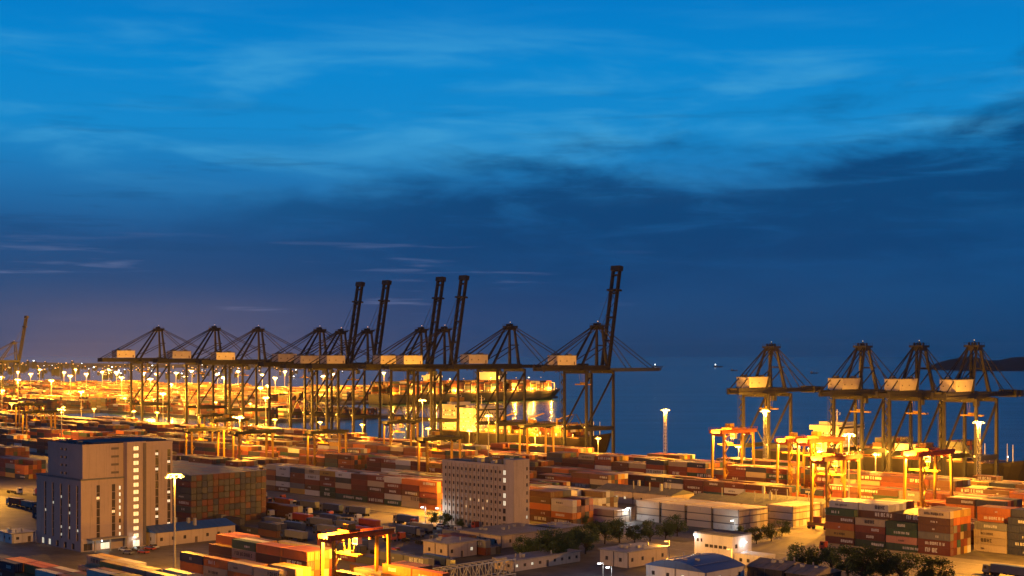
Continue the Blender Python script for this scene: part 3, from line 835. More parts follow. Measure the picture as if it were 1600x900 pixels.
for c, b, proto, s_, lb in rtgs:
    o = proto if id(proto) not in usedr else copy_tree(proto)
    usedr.add(id(proto))
    o.location = W(c, b); o.rotation_euler = (0,0,RZ); o.scale = (s_,)*3
    if lb.startswith(('with red wheel', 'in the front', 'rising behind')):
        for ch in o.children:
            if ch.type == 'LIGHT': ch.data = ch.data.copy(); ch.data.energy *= 8.0 if lb.startswith('with red') else (2.2 if lb.startswith('rising') else 1.8)
    tag(o, f'{"yellow" if proto is rt_y else "dark topped yellow"} yard gantry crane {lb}', 'crane', 'yard gantry cranes')

# ------------------------------------------------------------------ lamp masts
def mast(h, lattice, light_power, warm=True, head=2.3):
    root = empty('lamp_mast')
    gl = G_sod if warm else G_white
    if lattice:
        mb = MB(); w = .85
        for sx in (-1, 1):
            for sy in (-1, 1): mb.beam((sx*w, sy*w, 0), (sx*w*.7, sy*w*.7, h), .16)
        n = int(h/2)
        for i in range(n):
            z0, z1 = i*h/n, (i+1)*h/n; k0, k1 = w*(1-.3*i/n), w*(1-.3*(i+1)/n)
            for a_, b_ in (((-1,-1),(1,-1)),((1,-1),(1,1)),((1,1),(-1,1)),((-1,1),(-1,-1))):
                p_, q_ = (a_, b_) if i % 2 else (b_, a_)
                mb.beam((p_[0]*k0, p_[1]*k0, z0), (q_[0]*k1, q_[1]*k1, z1), .09)
        mb.build('lattice_tower', M_galv, root)
    else:
        MB().tube((0,0,0), (0,0,h), .42, .2, 10).build('pole', M_galv, root)
        MB().box(-.7, .7, -.7, .7, 0, .5).build('base_plate', M_concrete, root)
    hf = MB(); n = 10
    for i in range(n):
        a0, a1 = 2*math.pi*i/n, 2*math.pi*(i+1)/n
        hf.beam((math.cos(a0)*head, math.sin(a0)*head, h+.35), (math.cos(a1)*head, math.sin(a1)*head, h+.35), .14)
    for i in range(4):
        a0 = math.pi*i/2+.3; hf.beam((0,0,h+.3), (math.cos(a0)*head, math.sin(a0)*head, h+.35), .12)
    hf.build('head_ring', M_galv, root)
    for i in range(8):
        a0 = 2*math.pi*(i+.5)/8; cx_, cy_ = math.cos(a0)*head, math.sin(a0)*head
        fl = MB().tube((cx_, cy_, h+.35), (cx_*1.12, cy_*1.12, h-.25), .22, .46, 8).build('floodlight', M_galv, root)
        MB().tube((cx_*1.12, cy_*1.12, h-.2), (cx_*1.16, cy_*1.16, h-.5), .5, .34, 8).build('lens', gl, fl)
    if light_power: lamp(root, (0,0,h-1.0), light_power, (1,.415,.03) if warm else (.85,.95,1), 1.0)
    return root
def put_mast(c, b, h, power, lb, lattice=False, warm=True, head=2.3):
    o = mast(h, lattice, power, warm, head)
    o.location = W(c, b); o.rotation_euler = (0,0,RZ)
    tag(o, lb, 'lamp mast', 'yard lamp masts'); return o
put_mast(247, -471, 32.6, 105000, 'tall lit lamp mast in front of the blue roofed long shed')
put_mast(-92, -226, 32, 120000, 'lit lamp mast rising over stacks right of the office tower')
put_mast(-129, -45, 37.5, 120000, 'lit lamp mast between the tall quay cranes')
put_mast(180, -290, 22.5, 110000, 'lamp mast shining over the roof edge of the middle office')
put_mast(99, -46, 37, 110000, 'lattice lamp mast standing alone before the open water', True)
put_mast(172, -46, 38.4, 120000, 'lattice lamp mast beside the lone small quay crane', True)
put_mast(296, -160, 34.5, 200000, 'bright lamp mast among yellow gantry legs', False, True, 2.4)
put_mast(301, -46, 36.4, 120000, 'lattice lamp mast before the outermost small quay crane', True)
put_mast(-657, -45, 33.7, 260000, 'lit lamp mast left of the tall crane row')
put_mast(-497, -45, 35, 260000, 'lit lamp mast under the outermost tall crane')
put_mast(-809, -60, 32.5, 260000, 'lit lamp mast at the left picture edge')
put_mast(-330, -226, 30, 100000, 'lamp mast over stacks behind the office tower')
put_mast(-330, -45, 35, 240000, 'lit lamp mast below the third tall crane')
put_mast(-60, -395, 26, 90000, 'lamp mast over the bright road left of the office tower')
put_mast(20, -120, 33, 80000, 'lamp mast in the yard before the bright ship')
put_mast(-760, 250, 34, 200000, 'lit lamp mast on the pier behind the second tall crane')
put_mast(-660, 172, 34, 200000, 'lit lamp mast on the pier behind the third tall crane')
put_mast(-900, 200, 34, 200000, 'lit lamp mast on the pier behind the outermost tall crane')
put_mast(441, -266, 30, 150000, 'unseen lamp mast added beyond the right edge to light the apron')  # extra mast added out of view so the right-hand apron gets light
ql = mast(17, False, 0, True, 1.5); lamp(ql, (0,0,15.6), 48000, r=.8); rq = random.Random(8)
QL = [(-940+i*62+rq.uniform(-12,12), -42) for i in range(17)]+[(-930+i*70, 152) for i in range(5)]+[(150,-41),(205,-41),(240,-41),(330,-41)]
QL.sort(key=lambda p: pix(W(*p))[0])
for i, (c, b) in enumerate(QL):
    o = ql if i == 0 else copy_tree(ql)
    o.location = W(c, b); o.rotation_euler = (0,0,RZ)
    tag(o, f'short lit quay lamp post, {ORD[i+1] if i < 19 else TENS[i-19]} from the left along the crane rails', 'lamp mast', 'short quay lamps')
# far terminal masts
farm = mast(34, False, 0, True, 2.6); lamp(farm, (0,0,33), 900000, r=1.5)
fl_ = random.Random(3); k = 0
FARM = [(2,2250),(28,2900),(48,2500),(62,3300),(100,2950),(118,3500),(135,2600),(160,2700),(170,3300),(182,2650),(205,3100),(225,2900),(245,2400),(275,2700),(300,3000),(340,2600),(372,2900),(410,2500),(445,2800),(520,2500),(28,1900),(190,2100),(235,1950),(290,2150),(350,2050),(430,2200),(600,2600),(110,2200),(505,2250),(80,1950)]
FARM.sort()
NW = ['leftmost','second','third','fourth','fifth','sixth','seventh','eighth','ninth','tenth','eleventh','twelfth','thirteenth','fourteenth','fifteenth','sixteenth','seventeenth','eighteenth','nineteenth','twentieth','twenty-first','twenty-second','twenty-third','twenty-fourth','twenty-fifth','twenty-sixth','twenty-seventh','twenty-eighth','twenty-ninth','thirtieth']
for u, Y in FARM:
    o = farm if k == 0 else copy_tree(farm); k += 1
    o.location = ((u-800)/2100*Y, Y, 0); o.scale = (1.15,1.15,1.0+.12*fl_.random())
    tag(o, f'small lit lamp mast in the distant glowing terminal, {NW[k-1]} counting from the left', 'lamp mast', 'distant lamp masts')

# ------------------------------------------------------------------ ships
def bay_mesh(name, x0, x1, halfb, z0, tiers, across, seed, pal=MIX):
    rr = random.Random(seed); mb = MB(); cols = []
    w = 2*halfb/across
    for j in range(across):
        tt = tiers-(1 if rr.random() < .3 else 0)-(1 if rr.random() < .15 else 0)
        rng = range(tt) if j in (0, 1, across-1) else range(max(0, tt-2), tt)
        for t in rng:
            y = -halfb+j*w
            mb.box(x0, x1, y+.05, y+w-.05, z0+t*2.6, z0+t*2.6+2.54)
            v = rr.uniform(.8, 1.2); cols += [tuple(min(1, q*v) for q in PAL[rr.choice(pal)])+(1,)]*24
    me = mb.mesh(name, M_stack)
    ca = me.color_attributes.new('paint', 'FLOAT_COLOR', 'CORNER')
    ca.data.foreach_set('color', [x for c_ in cols for x in c_])
    return me
def hull_obj(root, L, B, D, mats):
    st = [(-.5,.62,1.0),(-.47,.86,1.0),(-.4,1,1.0),(-.2,1,1.0),(.2,1,1.0),(.32,.98,1.0),(.40,.86,1.03),(.45,.62,1.1),(.48,.36,1.16),(.5,.03,1.2)]
    mb = MB(); vs = []; k = 6
    for t, wb, dh in st:
        x = t*L; hb = B/2*wb; zt = D*dh
        bow = max(0, (t-.3)/.2)
        prof = [(.0,-2.),(.75-.45*bow,-2.),(1-.35*bow,.15*D),(1-.15*bow,.5*D),(1,zt*.86),(1,zt)]
        for s_ in (-1, 1):
            for f_, z in prof: vs.append((x-L*.05*bow*max(0, 1-(z+2)/(zt+2)), s_*hb*f_, z))
    fs = []
    for i in range(len(st)-1):
        a = i*12; b = a+12
        for j in range(5):
            fs.append((a+j, b+j, b+j+1, a+j+1)[::-1] if False else (a+j, b+j, b+j+1, a+j+1)); fs.append((a+6+j, a+6+j+1, b+6+j+1, b+6+j))
        fs.append((a+5, b+5, b+11, a+11)); 
    fs.append((0,1,2,3,4,5,11,10,9,8,7,6)); e = (len(st)-1)*12; fs.append((e,e+6,e+7,e+8,e+9,e+10,e+11,e+5,e+4,e+3,e+2,e+1))
    mb.add(vs, fs)
    return mb.build('hull', mats, root)
def tower_block(root, x0, x1, hb, z0, z1, floors, lit):
    sp = MB().box(x0, x1, -hb, hb, z0, z1)
    sp.box(x0-1, x1+1, -hb-2.6, hb+2.6, z1, z1+2.8); sp.box(x0+1, x1-1, -hb*.6, hb*.6, z1+2.8, z1+4.6)
    s_ = sp.build('superstructure', M_super, root)
    fh = (z1-z0)/floors; r2 = random.Random(int(x0*7+z1))
    for f in range(floors):
        n = max(2, int((x1-x0)/2.6))
        for i in range(n):
            x = x0+.9+i*(x1-x0-1.2)/n
            MB().box(x, x+1.0, -hb-.05, -hb, z0+f*fh+1.0, z0+f*fh+2.0).build('window', G_win if r2.random() < lit else M_glass, s_)
        m_ = max(3, int(2*hb/3))
        for i in range(m_):
            y = -hb+1+i*(2*hb-1.6)/m_
            MB().box(x1, x1+.05, y, y+1.1, z0+f*fh+1.0, z0+f*fh+2.0).build('window', G_win if r2.random() < lit else M_glass, s_)
        MB().box(x0-.5, x1+.7, -hb-.7, -hb-.05, z0+f*fh-.1, z0+f*fh+.08).build('deck_edge', M_super, s_)
    br = MB().box(x1+1, x1+1.05, -hb-2.2, hb+2.2, z1+.9, z1+2.1).build('bridge_window', M_glass, s_)
    mm = MB(); cx = (x0+x1)/2
    mm.tube((cx,0,z1+4.6), (cx,0,z1+12), .5, .2, 6); mm.beam((cx,-3,z1+8.5), (cx,3,z1+8.5), .25); mm.beam((cx,-2,z1+10.4), (cx,2,z1+10.4), .2)
    for y in (-3, 0, 3): mm.tube((cx,y,z1+8.5), (cx,y,z1+10), .18, None, 6)
    mm.build('mast', M_super, root)
    return s_
def deck_lamp(root, x, y, z, power=0, r=.55, m=None):
    p = MB().tube((x,y,z-1.6), (x,y,z), .1, None, 5).build('lamp_post', M_super, root)
    MB().tube((x,y-.1,z), (x,y-.1,z+.5), r, r*.7, 8).build('lamp_head', m or G_sod, p)
    if power: lamp(root, (x, y-2.0, z+.4), power, (1,.43,.035), .8)
# the big container ship at the far quay
sh = empty('container_ship', W(-955, 775, -3.2), RZ+math.pi/2)
hull_obj(sh, 400, 56, 15, M_hull)
MB().box(-190, 150, -26.5, 26.5, 14.95, 15.6).build('deck', M_deck, sh)
bx_ = -188; k = 0; gap = {7, 16}
while bx_ < 150:
    if k in gap: bx_ += 18; k += 1; continue
    link('container_bay', bay_mesh('container_bay', bx_, bx_+12.2, 26 if bx_ < 110 else 21, 16.2, 7 if bx_ < 90 else 6, 18, 900+k, MIX+['beige','white','orange','yellow']), sh)
    lb = MB()
    for y in (-26.5, 26.5): lb.box(bx_+12.5, bx_+13.3, y-.3, y+.3, 15.6, 29)
    lb.box(bx_+12.5, bx_+13.3, -26.5, 26.5, 28.4, 29)
    lb.build('lashing_bridge', M_super, sh)
    bx_ += 14.2; k += 1
tower_block(sh, 34, 48, 24, 15.6, 44, 9, .5)
tower_block(sh, -94, -82, 14, 15.6, 40, 7, .5)
MB().box(-90, -84, -7, 7, 44, 49).build('funnel', M_hullr, sh)
for i in range(26): deck_lamp(sh, -192+i*14.2, -27.6, 18.5, 36000 if i % 3 == 0 else 0, .8)
for i in range(12): deck_lamp(sh, -185+i*29, -20, 37.5, 30000 if i % 3 == 1 else 0, .7)
MB().tube((188,0,17.5), (188,0,28), .5, .3, 6).build('bow_mast', M_super, sh)
tag(sh, 'huge lit container ship moored across the basin behind the tall cranes', 'ship')
# bright ship alongside the quay between the ninth and tenth cranes
s2 = empty('cargo_ship', W(-92, 21, -7.6), RZ)
hull_obj(s2, 176, 30, 19.5, M_hullr)
MB().box(-84, 70, -14, 14, 19.45, 20.0).build('deck', M_deck, s2)
tower_block(s2, -54, -34, 13.5, 20, 35, 5, .55)
tower_block(s2, -78, -62, 10, 20, 37, 5, .5)
MB().box(-76, -68, -4, 4, 40, 45).build('funnel', M_yellow, s2)
for i in range(6):
    link('container_bay', bay_mesh('container_bay', -26+i*14.2, -13.8+i*14.2, 13.5, 20.4, 2+(i % 2), 10, 950+i, ['beige','orange','rust red','yellow','white','brown']), s2)
    hc = MB()
    hc.box(-13.2+i*14.2, -12.4+i*14.2, -13.8, -13, 20, 29); hc.box(-13.2+i*14.2, -12.4+i*14.2, 13, 13.8, 20, 29); hc.box(-13.2+i*14.2, -12.4+i*14.2, -13, 13, 28.2, 29)
    hc.build('lashing_bridge', M_yellow, s2)
for i in range(13): deck_lamp(s2, -30+i*8, -15.2, 21.6, 3500 if i % 2 == 0 else 0, .5)
for x in (-82,-74,-58,-48,-36,-32): deck_lamp(s2, x, -15.0, 23.5, 2000, .5)
for x in (-58,-50,-40): deck_lamp(s2, x, -15.8, 33.5, 900, .4)
for x in (72, 78):
    MB().tube((x,0,20), (x,0,31), .35, .2, 6).build('foremast', M_super, s2)
for i, x in enumerate((-8, 20, 48)):
    cr = MB(); cr.tube((x,-12.5,20), (x,-12.5,33), 1.0, .8, 8); cr.beam((x,-12.5,32), (x+15,-12.5,36), .8)
    cr.build('deck_crane', M_yellow, s2)
tag(s2, 'brightly lit cargo ship with white superstructure alongside the quay', 'ship')
# ship behind the small quay cranes
s3 = empty('feeder_ship', W(212, 19, -3.2), RZ)
hull_obj(s3, 178, 28, 14.5, M_hull)
MB().box(-84, 66, -13, 13, 14.45, 15).build('deck', M_deck, s3)
tower_block(s3, -42, -24, 12, 15, 29, 4, .6)
for i in range(5):
    link('container_bay', bay_mesh('container_bay', -16+i*14.2, -3.8+i*14.2, 12.5, 15.4, 2+(i*2) % 3, 10, 980+i, ['beige','orange','white','brown','grey']), s3)
for i in range(16): deck_lamp(s3, -44+i*7.6, -14.0, 17.2+(i % 3), 4000 if i % 2 == 0 else 0, .42)
for x in (56, 62, 72, 78):
    MB().tube((x,-3 if x % 4 else 3,15), (x,-3 if x % 4 else 3,25), .3, .15, 6).build('foremast', M_super, s3)
    deck_lamp(s3, x, -9, 18.5, 0, .4, G_white)
tag(s3, 'lit feeder ship lying behind the smaller quay cranes', 'ship')

# ------------------------------------------------------------------ buildings
WM = {}
def facade(mb, org, ux, n_in, width, height, openings, depth=.3, m=0):
    """wall sheet with real openings and reveals; org = lower corner, ux = along the wall, n_in = inwards"""
    org = Vector(org); ux = Vector(ux); n_in = Vector(n_in)
    ss = sorted({0.0, width}|{o[0] for o in openings}|{o[1] for o in openings})
    zs = sorted({0.0, height}|{o[2] for o in openings}|{o[3] for o in openings})
    P = lambda s, z, d=0: org+ux*s+n_in*d+Vector((0,0,z))
    for i in range(len(ss)-1):
        j = 0
        while j < len(zs)-1:
            sm_ = (ss[i]+ss[i+1])/2
            def hole(jj): zm = (zs[jj]+zs[jj+1])/2; return any(o[0] < sm_ < o[1] and o[2] < zm < o[3] for o in openings)
            if hole(j): j += 1; continue
            e = j
            while e+1 < len(zs)-1 and not hole(e+1): e += 1
            mb.add([P(ss[i],zs[j]),P(ss[i+1],zs[j]),P(ss[i+1],zs[e+1]),P(ss[i],zs[e+1])], [(0,1,2,3)], m)
            j = e+1
    for s0, s1, z0, z1, *_ in openings:
        a = [P(s0,z0),P(s1,z0),P(s1,z1),P(s0,z1)]; b = [P(s0,z0,depth),P(s1,z0,depth),P(s1,z1,depth),P(s0,z1,depth)]
        mb.add(a+b, [(0,4,5,1)[::-1],(1,5,6,2)[::-1],(2,6,7,3)[::-1],(3,7,4,0)[::-1]], m)
KINDS = {'dark': M_glass, 'lit': G_win, 'cool': G_winw, 'stair': G_stair, 'door': M_door}
def fill_openings(root, org, ux, n_in, openings, depth=.3):
    org = Vector(org); ux = Vector(ux); n_in = Vector(n_in)
    for s0, s1, z0, z1, kind in openings:
        w, h = s1-s0, z1-z0
        key = (round(w,2), round(h,2), kind, tuple(round(x) for x in ux))
        if key not in WM:
            mb = MB()
            B = lambda a, b, c, d, i0, i1, m: mb.add([ux*x+n_in*y+Vector((0,0,z)) for z in (c, d) for y in (i0, i1) for x in (a, b)],
                [(0,2,3,1),(4,5,7,6),(0,1,5,4),(1,3,7,5),(3,2,6,7),(2,0,4,6)], m)
            B(0, w, 0, h, .08, .12, 0)
            t = .08
            B(0, w, 0, t, 0, .1, 1); B(0, w, h-t, h, 0, .1, 1); B(0, t, t, h-t, 0, .1, 1); B(w-t, w, t, h-t, 0, .1, 1)
            if kind != 'door' and w > .9: B(w/2-.04, w/2+.04, t, h-t, 0, .1, 1)
            WM[key] = mb.mesh('door' if kind == 'door' else 'window', [KINDS[kind], M_frame])
        p = org+ux*s0+n_in*(depth-.14)+Vector((0,0,z0))
        link('door' if kind == 'door' else 'window', WM[key], root, p)
def body(root, x0, x1, y0, y1, h, front=(), end=(), m=M_white, name='wall', z0=0.0, roof=True):
    mb = MB()
    facade(mb, (x0,y0,z0), (1,0,0), (0,1,0), x1-x0, h-z0, list(front))
    facade(mb, (x1,y0,z0), (0,1,0), (-1,0,0), y1-y0, h-z0, list(end))
    mb.add([(x1,y1,z0),(x0,y1,z0),(x0,y1,h),(x1,y1,h)], [(0,1,2,3)])
    mb.add([(x0,y1,z0),(x0,y0,z0),(x0,y0,h),(x0,y1,h)], [(0,1,2,3)])
    if roof: mb.add([(x0,y0,h),(x1,y0,h),(x1,y1,h),(x0,y1,h)], [(0,1,2,3)])
    w = mb.build(name, m, root)
    fill_openings(w, (x0,y0,z0), (1,0,0), (0,1,0), front)
    fill_openings(w, (x1,y0,z0), (0,1,0), (-1,0,0), end)
    return w
def parapet(root, x0, x1, y0, y1, z, m, h=.7, t=.3):
    mb = MB(); mb.box(x0, x1, y0, y0+t, z, z+h); mb.box(x0, x1, y1-t, y1, z, z+h); mb.box(x0, x0+t, y0+t, y1-t, z, z+h); mb.box(x1-t, x1, y0+t, y1-t, z, z+h)
    return mb.build('parapet', m, root)
rb = random.Random(12)
def slot(s0, s1, z0, z1, p, on):
    if rb.random() < p:
        zm = z0+rb.uniform(.2, .9)
        return [(s0, s1, z0, zm, 'dark'), (s0, s1, zm+.02, zm+1.1, on), (s0, s1, zm+1.12, z1, 'dark')]
    return [(s0, s1, z0, z1, 'dark')]
def lot(p, on='lit'): return on if rb.random() < p else 'dark'
# office tower on the left
ot = empty('office_tower', W(137,-463), RZ)
fr = []
for s_ in (4.0, 10.2, 16.6, 23.0, 29.2):
    for f in range(7): fr += slot(s_, s_+1.35, 3.6+f*2.85, 3.6+f*2.85+2.72, .16, 'cool')
for s_ in (1.6, 7.0, 13.4, 19.6, 25.6): fr.append((s_, s_+2.0, .3, 2.5, lot(.5, 'cool')))
en = []
for s_ in (6.0, 12.0): 
    for f in range(7): en += slot(s_, s_+1.3, 3.6+f*2.85, 3.6+f*2.85+2.72, .14, 'lit')
for f in range(8): en.append((14.8, 15.6, 4.4+f*2.4, 4.4+f*2.4+1.5, lot(.75, 'cool')))
en += [(1.0,4.4,.2,2.8,'dark'),(7.6,11.2,.2,2.6,'cool')]
body(ot, -2.6, 32.6, 0, 16.6, 25.4, [(a+2.6,b+2.6,c,d,e) for a,b,c,d,e in fr], en, M_pale, 'lower_wall')
MB().box(-2.85, 32.85, -.25, 16.9, 25.4, 25.9).build('ledge', M_roofgrey, ot)
fr2 = []
for s_ in (10.2, 13.4):
    for f in range(4): fr2.append((s_, s_+1.6, 1.2+f*2.9, 2.1+f*2.9, 'dark'))
en2 = []
for s_ in (29.0, 34.0):
    for f in range(11): en2 += slot(s_, s_+1.3, 3.2+f*2.9, 3.2+f*2.9+2.78, .3, 'cool')
body(ot, 5, 32, .9, 37, 37.4, [(a,b,c+25.6,d+25.6,e) for a,b,c,d,e in fr2], en2, M_pale, 'upper_wall')
lv = [(12.0,15.0,27.2+f*2.9,28.0+f*2.9,'dark') for f in range(4)]
for s0,s1,z0,z1,kk in lv: MB().box(32.0, 32.08, s0, s1, z0, z1).build('louvre', M_frame, ot)
parapet(ot, 4.9, 32.1, .8, 37.1, 37.4, M_pale, .8)
rf = MB(); rf.box(9, 30, 6, 35.5, 37.4, 38.6); rf.build('roof', mat('navy_roof_felt', (.02, .03, .07), .7, .3, .2), ot)
ru = MB()
for i in range(7): ru.box(11+i*2.6, 12.6+i*2.6, 2.4, 4.2, 37.4, 38.4+(i % 3)*.4)
ru.build('rooftop_plant', M_roofgrey, ot)
body(ot, 32.1, 34.8, 16.8, 24.4, 38.6, [], [(2.6,4.8,3.4+f*2.66,5.0+f*2.66,'stair') for f in range(13)]+[(2.4,5.2,.2,2.6,'cool')], M_pale, 'stair_tower')
MB().box(34.8, 35.05, 23.2, 24.4, .5, 38.0).build('downpipe', M_frame, ot)
cnp = MB(); cnp.box(32.7, 37.2, 2.0, 16.2, 4.2, 4.6)
for y in (3, 9, 15): cnp.box(36.6, 37.0, y, y+.4, 0, 4.2)
cnp.build('canopy', M_concrete, ot)
for y in (6.5, 19.5): 
    d_ = MB().tube((35.6,y,3.6),(35.6,y,4.0),.22,None,8).build('entrance_lamp', G_white, ot); lamp(ot, (36,y,3.2), 60, (.9,1,.85), .3)
tag(ot, 'tall pale office tower with lit stairwell and slot windows', 'building')
# middle office with ribs
mo = empty('office_block', W(199,-317), RZ)
fr = []; cols = []
x = 1.4
for i in range(14):
    cols.append(x); x += 2.5
for i, x in enumerate(cols):
    for f in range(8): fr.append((x+.1, x+1.1, 1.7+f*3.05, 2.95+f*3.05, lot(.1 if i < 11 else .14)))
for f in range(8): fr.append((36.2, 37.8, 1.2+f*3.05, 3.2+f*3.05, lot(.3, 'cool')))
body(mo, 0, 39, 0, 9, 26, fr, [], M_cream)
for i, x in enumerate(cols[:-1]):
    MB().box(x+1.6, x+2.0, -.4, 0, .4, 25.8).build('pilaster', M_cream, mo)
ra = random.Random(4)
for i, x in enumerate(cols[:-1]):
    for f in range(8):
        if ra.random() < .35: MB().box(x+.25, x+.95, -.38, -.17, .98+f*3.05, 1.5+f*3.05).build('air_conditioner', M_galv, mo)
for f in range(8): MB().box(.3, 35.6, -.16, -.002, .75+f*3.05, .95+f*3.05).build('floor_band', M_cream, mo)
body(mo, 39.02, 43.6, -1.2, 7.6, 29, [], [(7.0+0*f,7.9,2+f*3.2,3.4+f*3.2,lot(.3,'cool')) for f in range(8)], M_cream, 'end_wall')
parapet(mo, -.1, 39, -.1, 9.1, 26, M_cream, .8)
MB().box(.4, 38.6, .4, 8.6, 26.01, 26.08).build('roof', M_roofgrey, mo)
for i, x in enumerate((14, 18, 22.5, 26, 30, 33.5)):
    MB().box(x, x+2.4, 3, 5.2, 26.1, 27.6+(i % 3)*.6).build('rooftop_unit', M_galv if i % 2 else M_roofgrey, mo)
MB().box(35.6, 38.6, -.9, -.05, 3.4, 3.4).build('door_canopy', M_concrete, mo)
tag(mo, 'cream office block with ribbed facade and blank end wall', 'building')
def lowhouse(name, label, c0, b0, wx, wy, h, wallm, roofm, style='flat', nf=3, ne=3, lit=.1, cat='building'):
    r = empty(name, W(c0, b0), RZ); t = 'dark'
    fr = [(wx*(i+.5)/nf-.6, wx*(i+.5)/nf+.6, h*.36, h*.36+min(1.3, h*.3), lot(lit,'cool')) for i in range(nf)] if nf else []
    en = [(wy*(i+.5)/ne-.6, wy*(i+.5)/ne+.6, h*.36, h*.36+min(1.3, h*.3), lot(lit,'cool')) for i in range(ne)] if ne else []
    if ne > 1: en[ne//2] = (en[ne//2][0], en[ne//2][1], .05, 2.2, 'door')
    body(r, 0, wx, 0, wy, h, fr, en, wallm)
    e = .5
    if style == 'flat':
        MB().box(-e, wx+e, -e, wy+e, h+.01, h+.35).build('roof', roofm, r)
    elif style == 'gable_y':
        k = wx*.14; mb = MB()
        mb.add([(-e,-e,h),(wx+e,-e,h),(wx+e,wy+e,h),(-e,wy+e,h),(wx/2,-e,h+k),(wx/2,wy+e,h+k)], [(0,1,4),(2,3,5),(1,2,5,4),(3,0,4,5),(3,2,1,0)])
        rf_ = mb.build('roof', roofm, r)
        n = int(wy/2.5)
        for i in range(n):
            y = i*wy/n
            MB().beam((wx+e,y,h+.05),(wx/2,y,h+k+.05),.12,.08).build('roof_rib', roofm, rf_)
    elif style == 'gable_x':
        k = wy*.13; mb = MB()
        mb.add([(-e,-e,h),(wx+e,-e,h),(wx+e,wy+e,h),(-e,wy+e,h),(-e,wy/2,h+k),(wx+e,wy/2,h+k)], [(0,1,5,4),(2,3,4,5),(1,2,5),(3,0,4),(3,2,1,0)])
        rf_ = mb.build('roof', roofm, r)
        n = int(wx/2.5)
        for i in range(n+1):
            x = i*wx/n; MB().beam((x,-e,h+.05),(x,wy/2,h+k+.05),.12,.08).build('roof_rib', roofm, rf_)
    elif style == 'arch':
        mb = MB(); n = 10; vs = []
        for i in range(n+1):
            t_ = i/n; z = h+math.sin(math.pi*t_)*wx*.11
            vs += [(-e+(wx+2*e)*t_, -e, z), (-e+(wx+2*e)*t_, wy+e, z)]
        fs = [(2*i, 2*i+2, 2*i+3, 2*i+1) for i in range(n)]
        mb.add(vs, fs, 0, True)
        mb.add([vs[2*i] for i in range(n+1)], [tuple(range(n+1))[::-1]]); mb.add([vs[2*i+1] for i in range(n+1)], [tuple(range(n+1))])
        rf_ = mb.build('roof', roofm, r)
        for i in (2, 5, 8): MB().box(vs[2*i][0]-.1, vs[2*i][0]+.1, -e, wy+e, vs[2*i][2]-.05, vs[2*i][2]+.12).build('roof_rib', roofm, rf_)
    rv = random.Random(int(c0*3-b0))
    for i in range(rv.randint(3, 6)):
        vx, vy = rv.uniform(.15, .85)*wx, rv.uniform(.15, .85)*wy
        zz = h+.3 if style == 'flat' else h+.1
        top = zz+(.9 if style == 'flat' else max(wx, wy)*.08+.8)
        if rv.random() < .5: MB().box(vx-.6, vx+.6, vy-.45, vy+.45, zz, top).build('roof_unit', M_galv, r)
        else: MB().tube((vx,vy,zz),(vx,vy,top+.3),.22,None,8).build('vent_pipe', M_galv, r)
    gm = MB(); gm.box(wx+.02, wx+.2, .3, .5, 0, h-.05); gm.box(wx*.5, wx*.5+.2, -.2, -.02, 0, h-.05)
    gm.build('downpipe', M_frame, r)
    tag(r, label, cat); return r
lowhouse('long_shed', 'long low shed with blue grey roof beside the office tower', 161, -437, 15, 34, 5, M_cream, M_roofblue, 'gable_y', 2, 7)
h1 = lowhouse('site_house', 'small flat roofed pink house left of the steel truss', 261, -381, 12.5, 14, 5, M_cream, M_rooftin, 'flat', 2, 3, .3)
lowhouse('yellow_house', 'yellow lit flat house between trees and the blue hall', 318, -352, 12, 21, 5, M_cream, M_rooftin, 'flat', 2, 4)
bh = lowhouse('blue_hall', 'hall with curved bright blue roof', 348, -364, 23, 20, 4.6, M_white, M_roofblue, 'arch', 4, 4, .6)
wb = empty('white_office', W(333,-320), RZ)
body(wb, 0, 16, 0, 11, 9, [(4.5+i*1.9, 6.0+i*1.9, 4.6, 5.7, 'dark') for i in range(5)]+[(.9,1.9,6.2,7.4,'dark'),(2.6,3.4,6.2,7.4,'dark'),(5,6.3,.3,1.4,'dark'),(7,8.6,.3,1.4,'dark')], [(1.5,3,5,6.4,'dark'),(4.4,6,5,6.4,'lit'),(7,8.2,.1,2.3,'door')], M_white)
parapet(wb, -.1, 16.1, -.1, 11.1, 9, M_roofgrey, .5)
body(wb, 16.05, 27, 1, 9, 3.6, [(2,3.2,1,2.2,'dark'),(5,6.2,1,2.2,'dark'),(8,9,1,2.2,'dark')], [], M_white, 'annex_wall')
MB().box(0.4, 15.6, .4, 10.6, 9.01, 9.06).build('roof', M_roofgrey, wb)
for x, y, z, n_ in ((.4,-.3,8.2,0),(16.4,7.0,6.6,1)):
    MB().box(x-.3, x+.3, y-.3, y+.25, z, z+.4).build('wall_lamp', G_white, wb); lamp(wb, (x-.2 if not n_ else x+1.2, y-1.2, z), 160, (.9,.95,1), .3)
tag(wb, 'white two storey office with a strip of small windows', 'building')
lowhouse('workers_hut', 'long low hut with many small windows beside the truss', 300, -384, 9, 32, 3.4, M_cream, M_rooftin, 'flat', 2, 9)
lowhouse('flat_warehouse', 'wide beige roofed shed before the middle office', 246, -350, 22, 30, 4.4, M_cream, M_rooftin, 'flat', 4, 3)
lowhouse('corner_store', 'small dark fronted store behind the trees', 256, -322, 13, 16, 4.4, M_cream, M_rooftin, 'flat', 2, 3, .3)
for args in (('purple_roof_warehouse','long flat grey roofed warehouse with lit eaves',184,-204,46,17,5.6),('purple_roof_warehouse','flat grey warehouse behind the white refrigerated block',240,-203,52,15,5.2),('purple_roof_warehouse','narrow grey warehouse nearest the white refrigerated block',252,-184,46,12,5.6)):
    o_ = lowhouse(*args, M_cream, M_roofgrey, 'gable_x', 9, 3, .45)
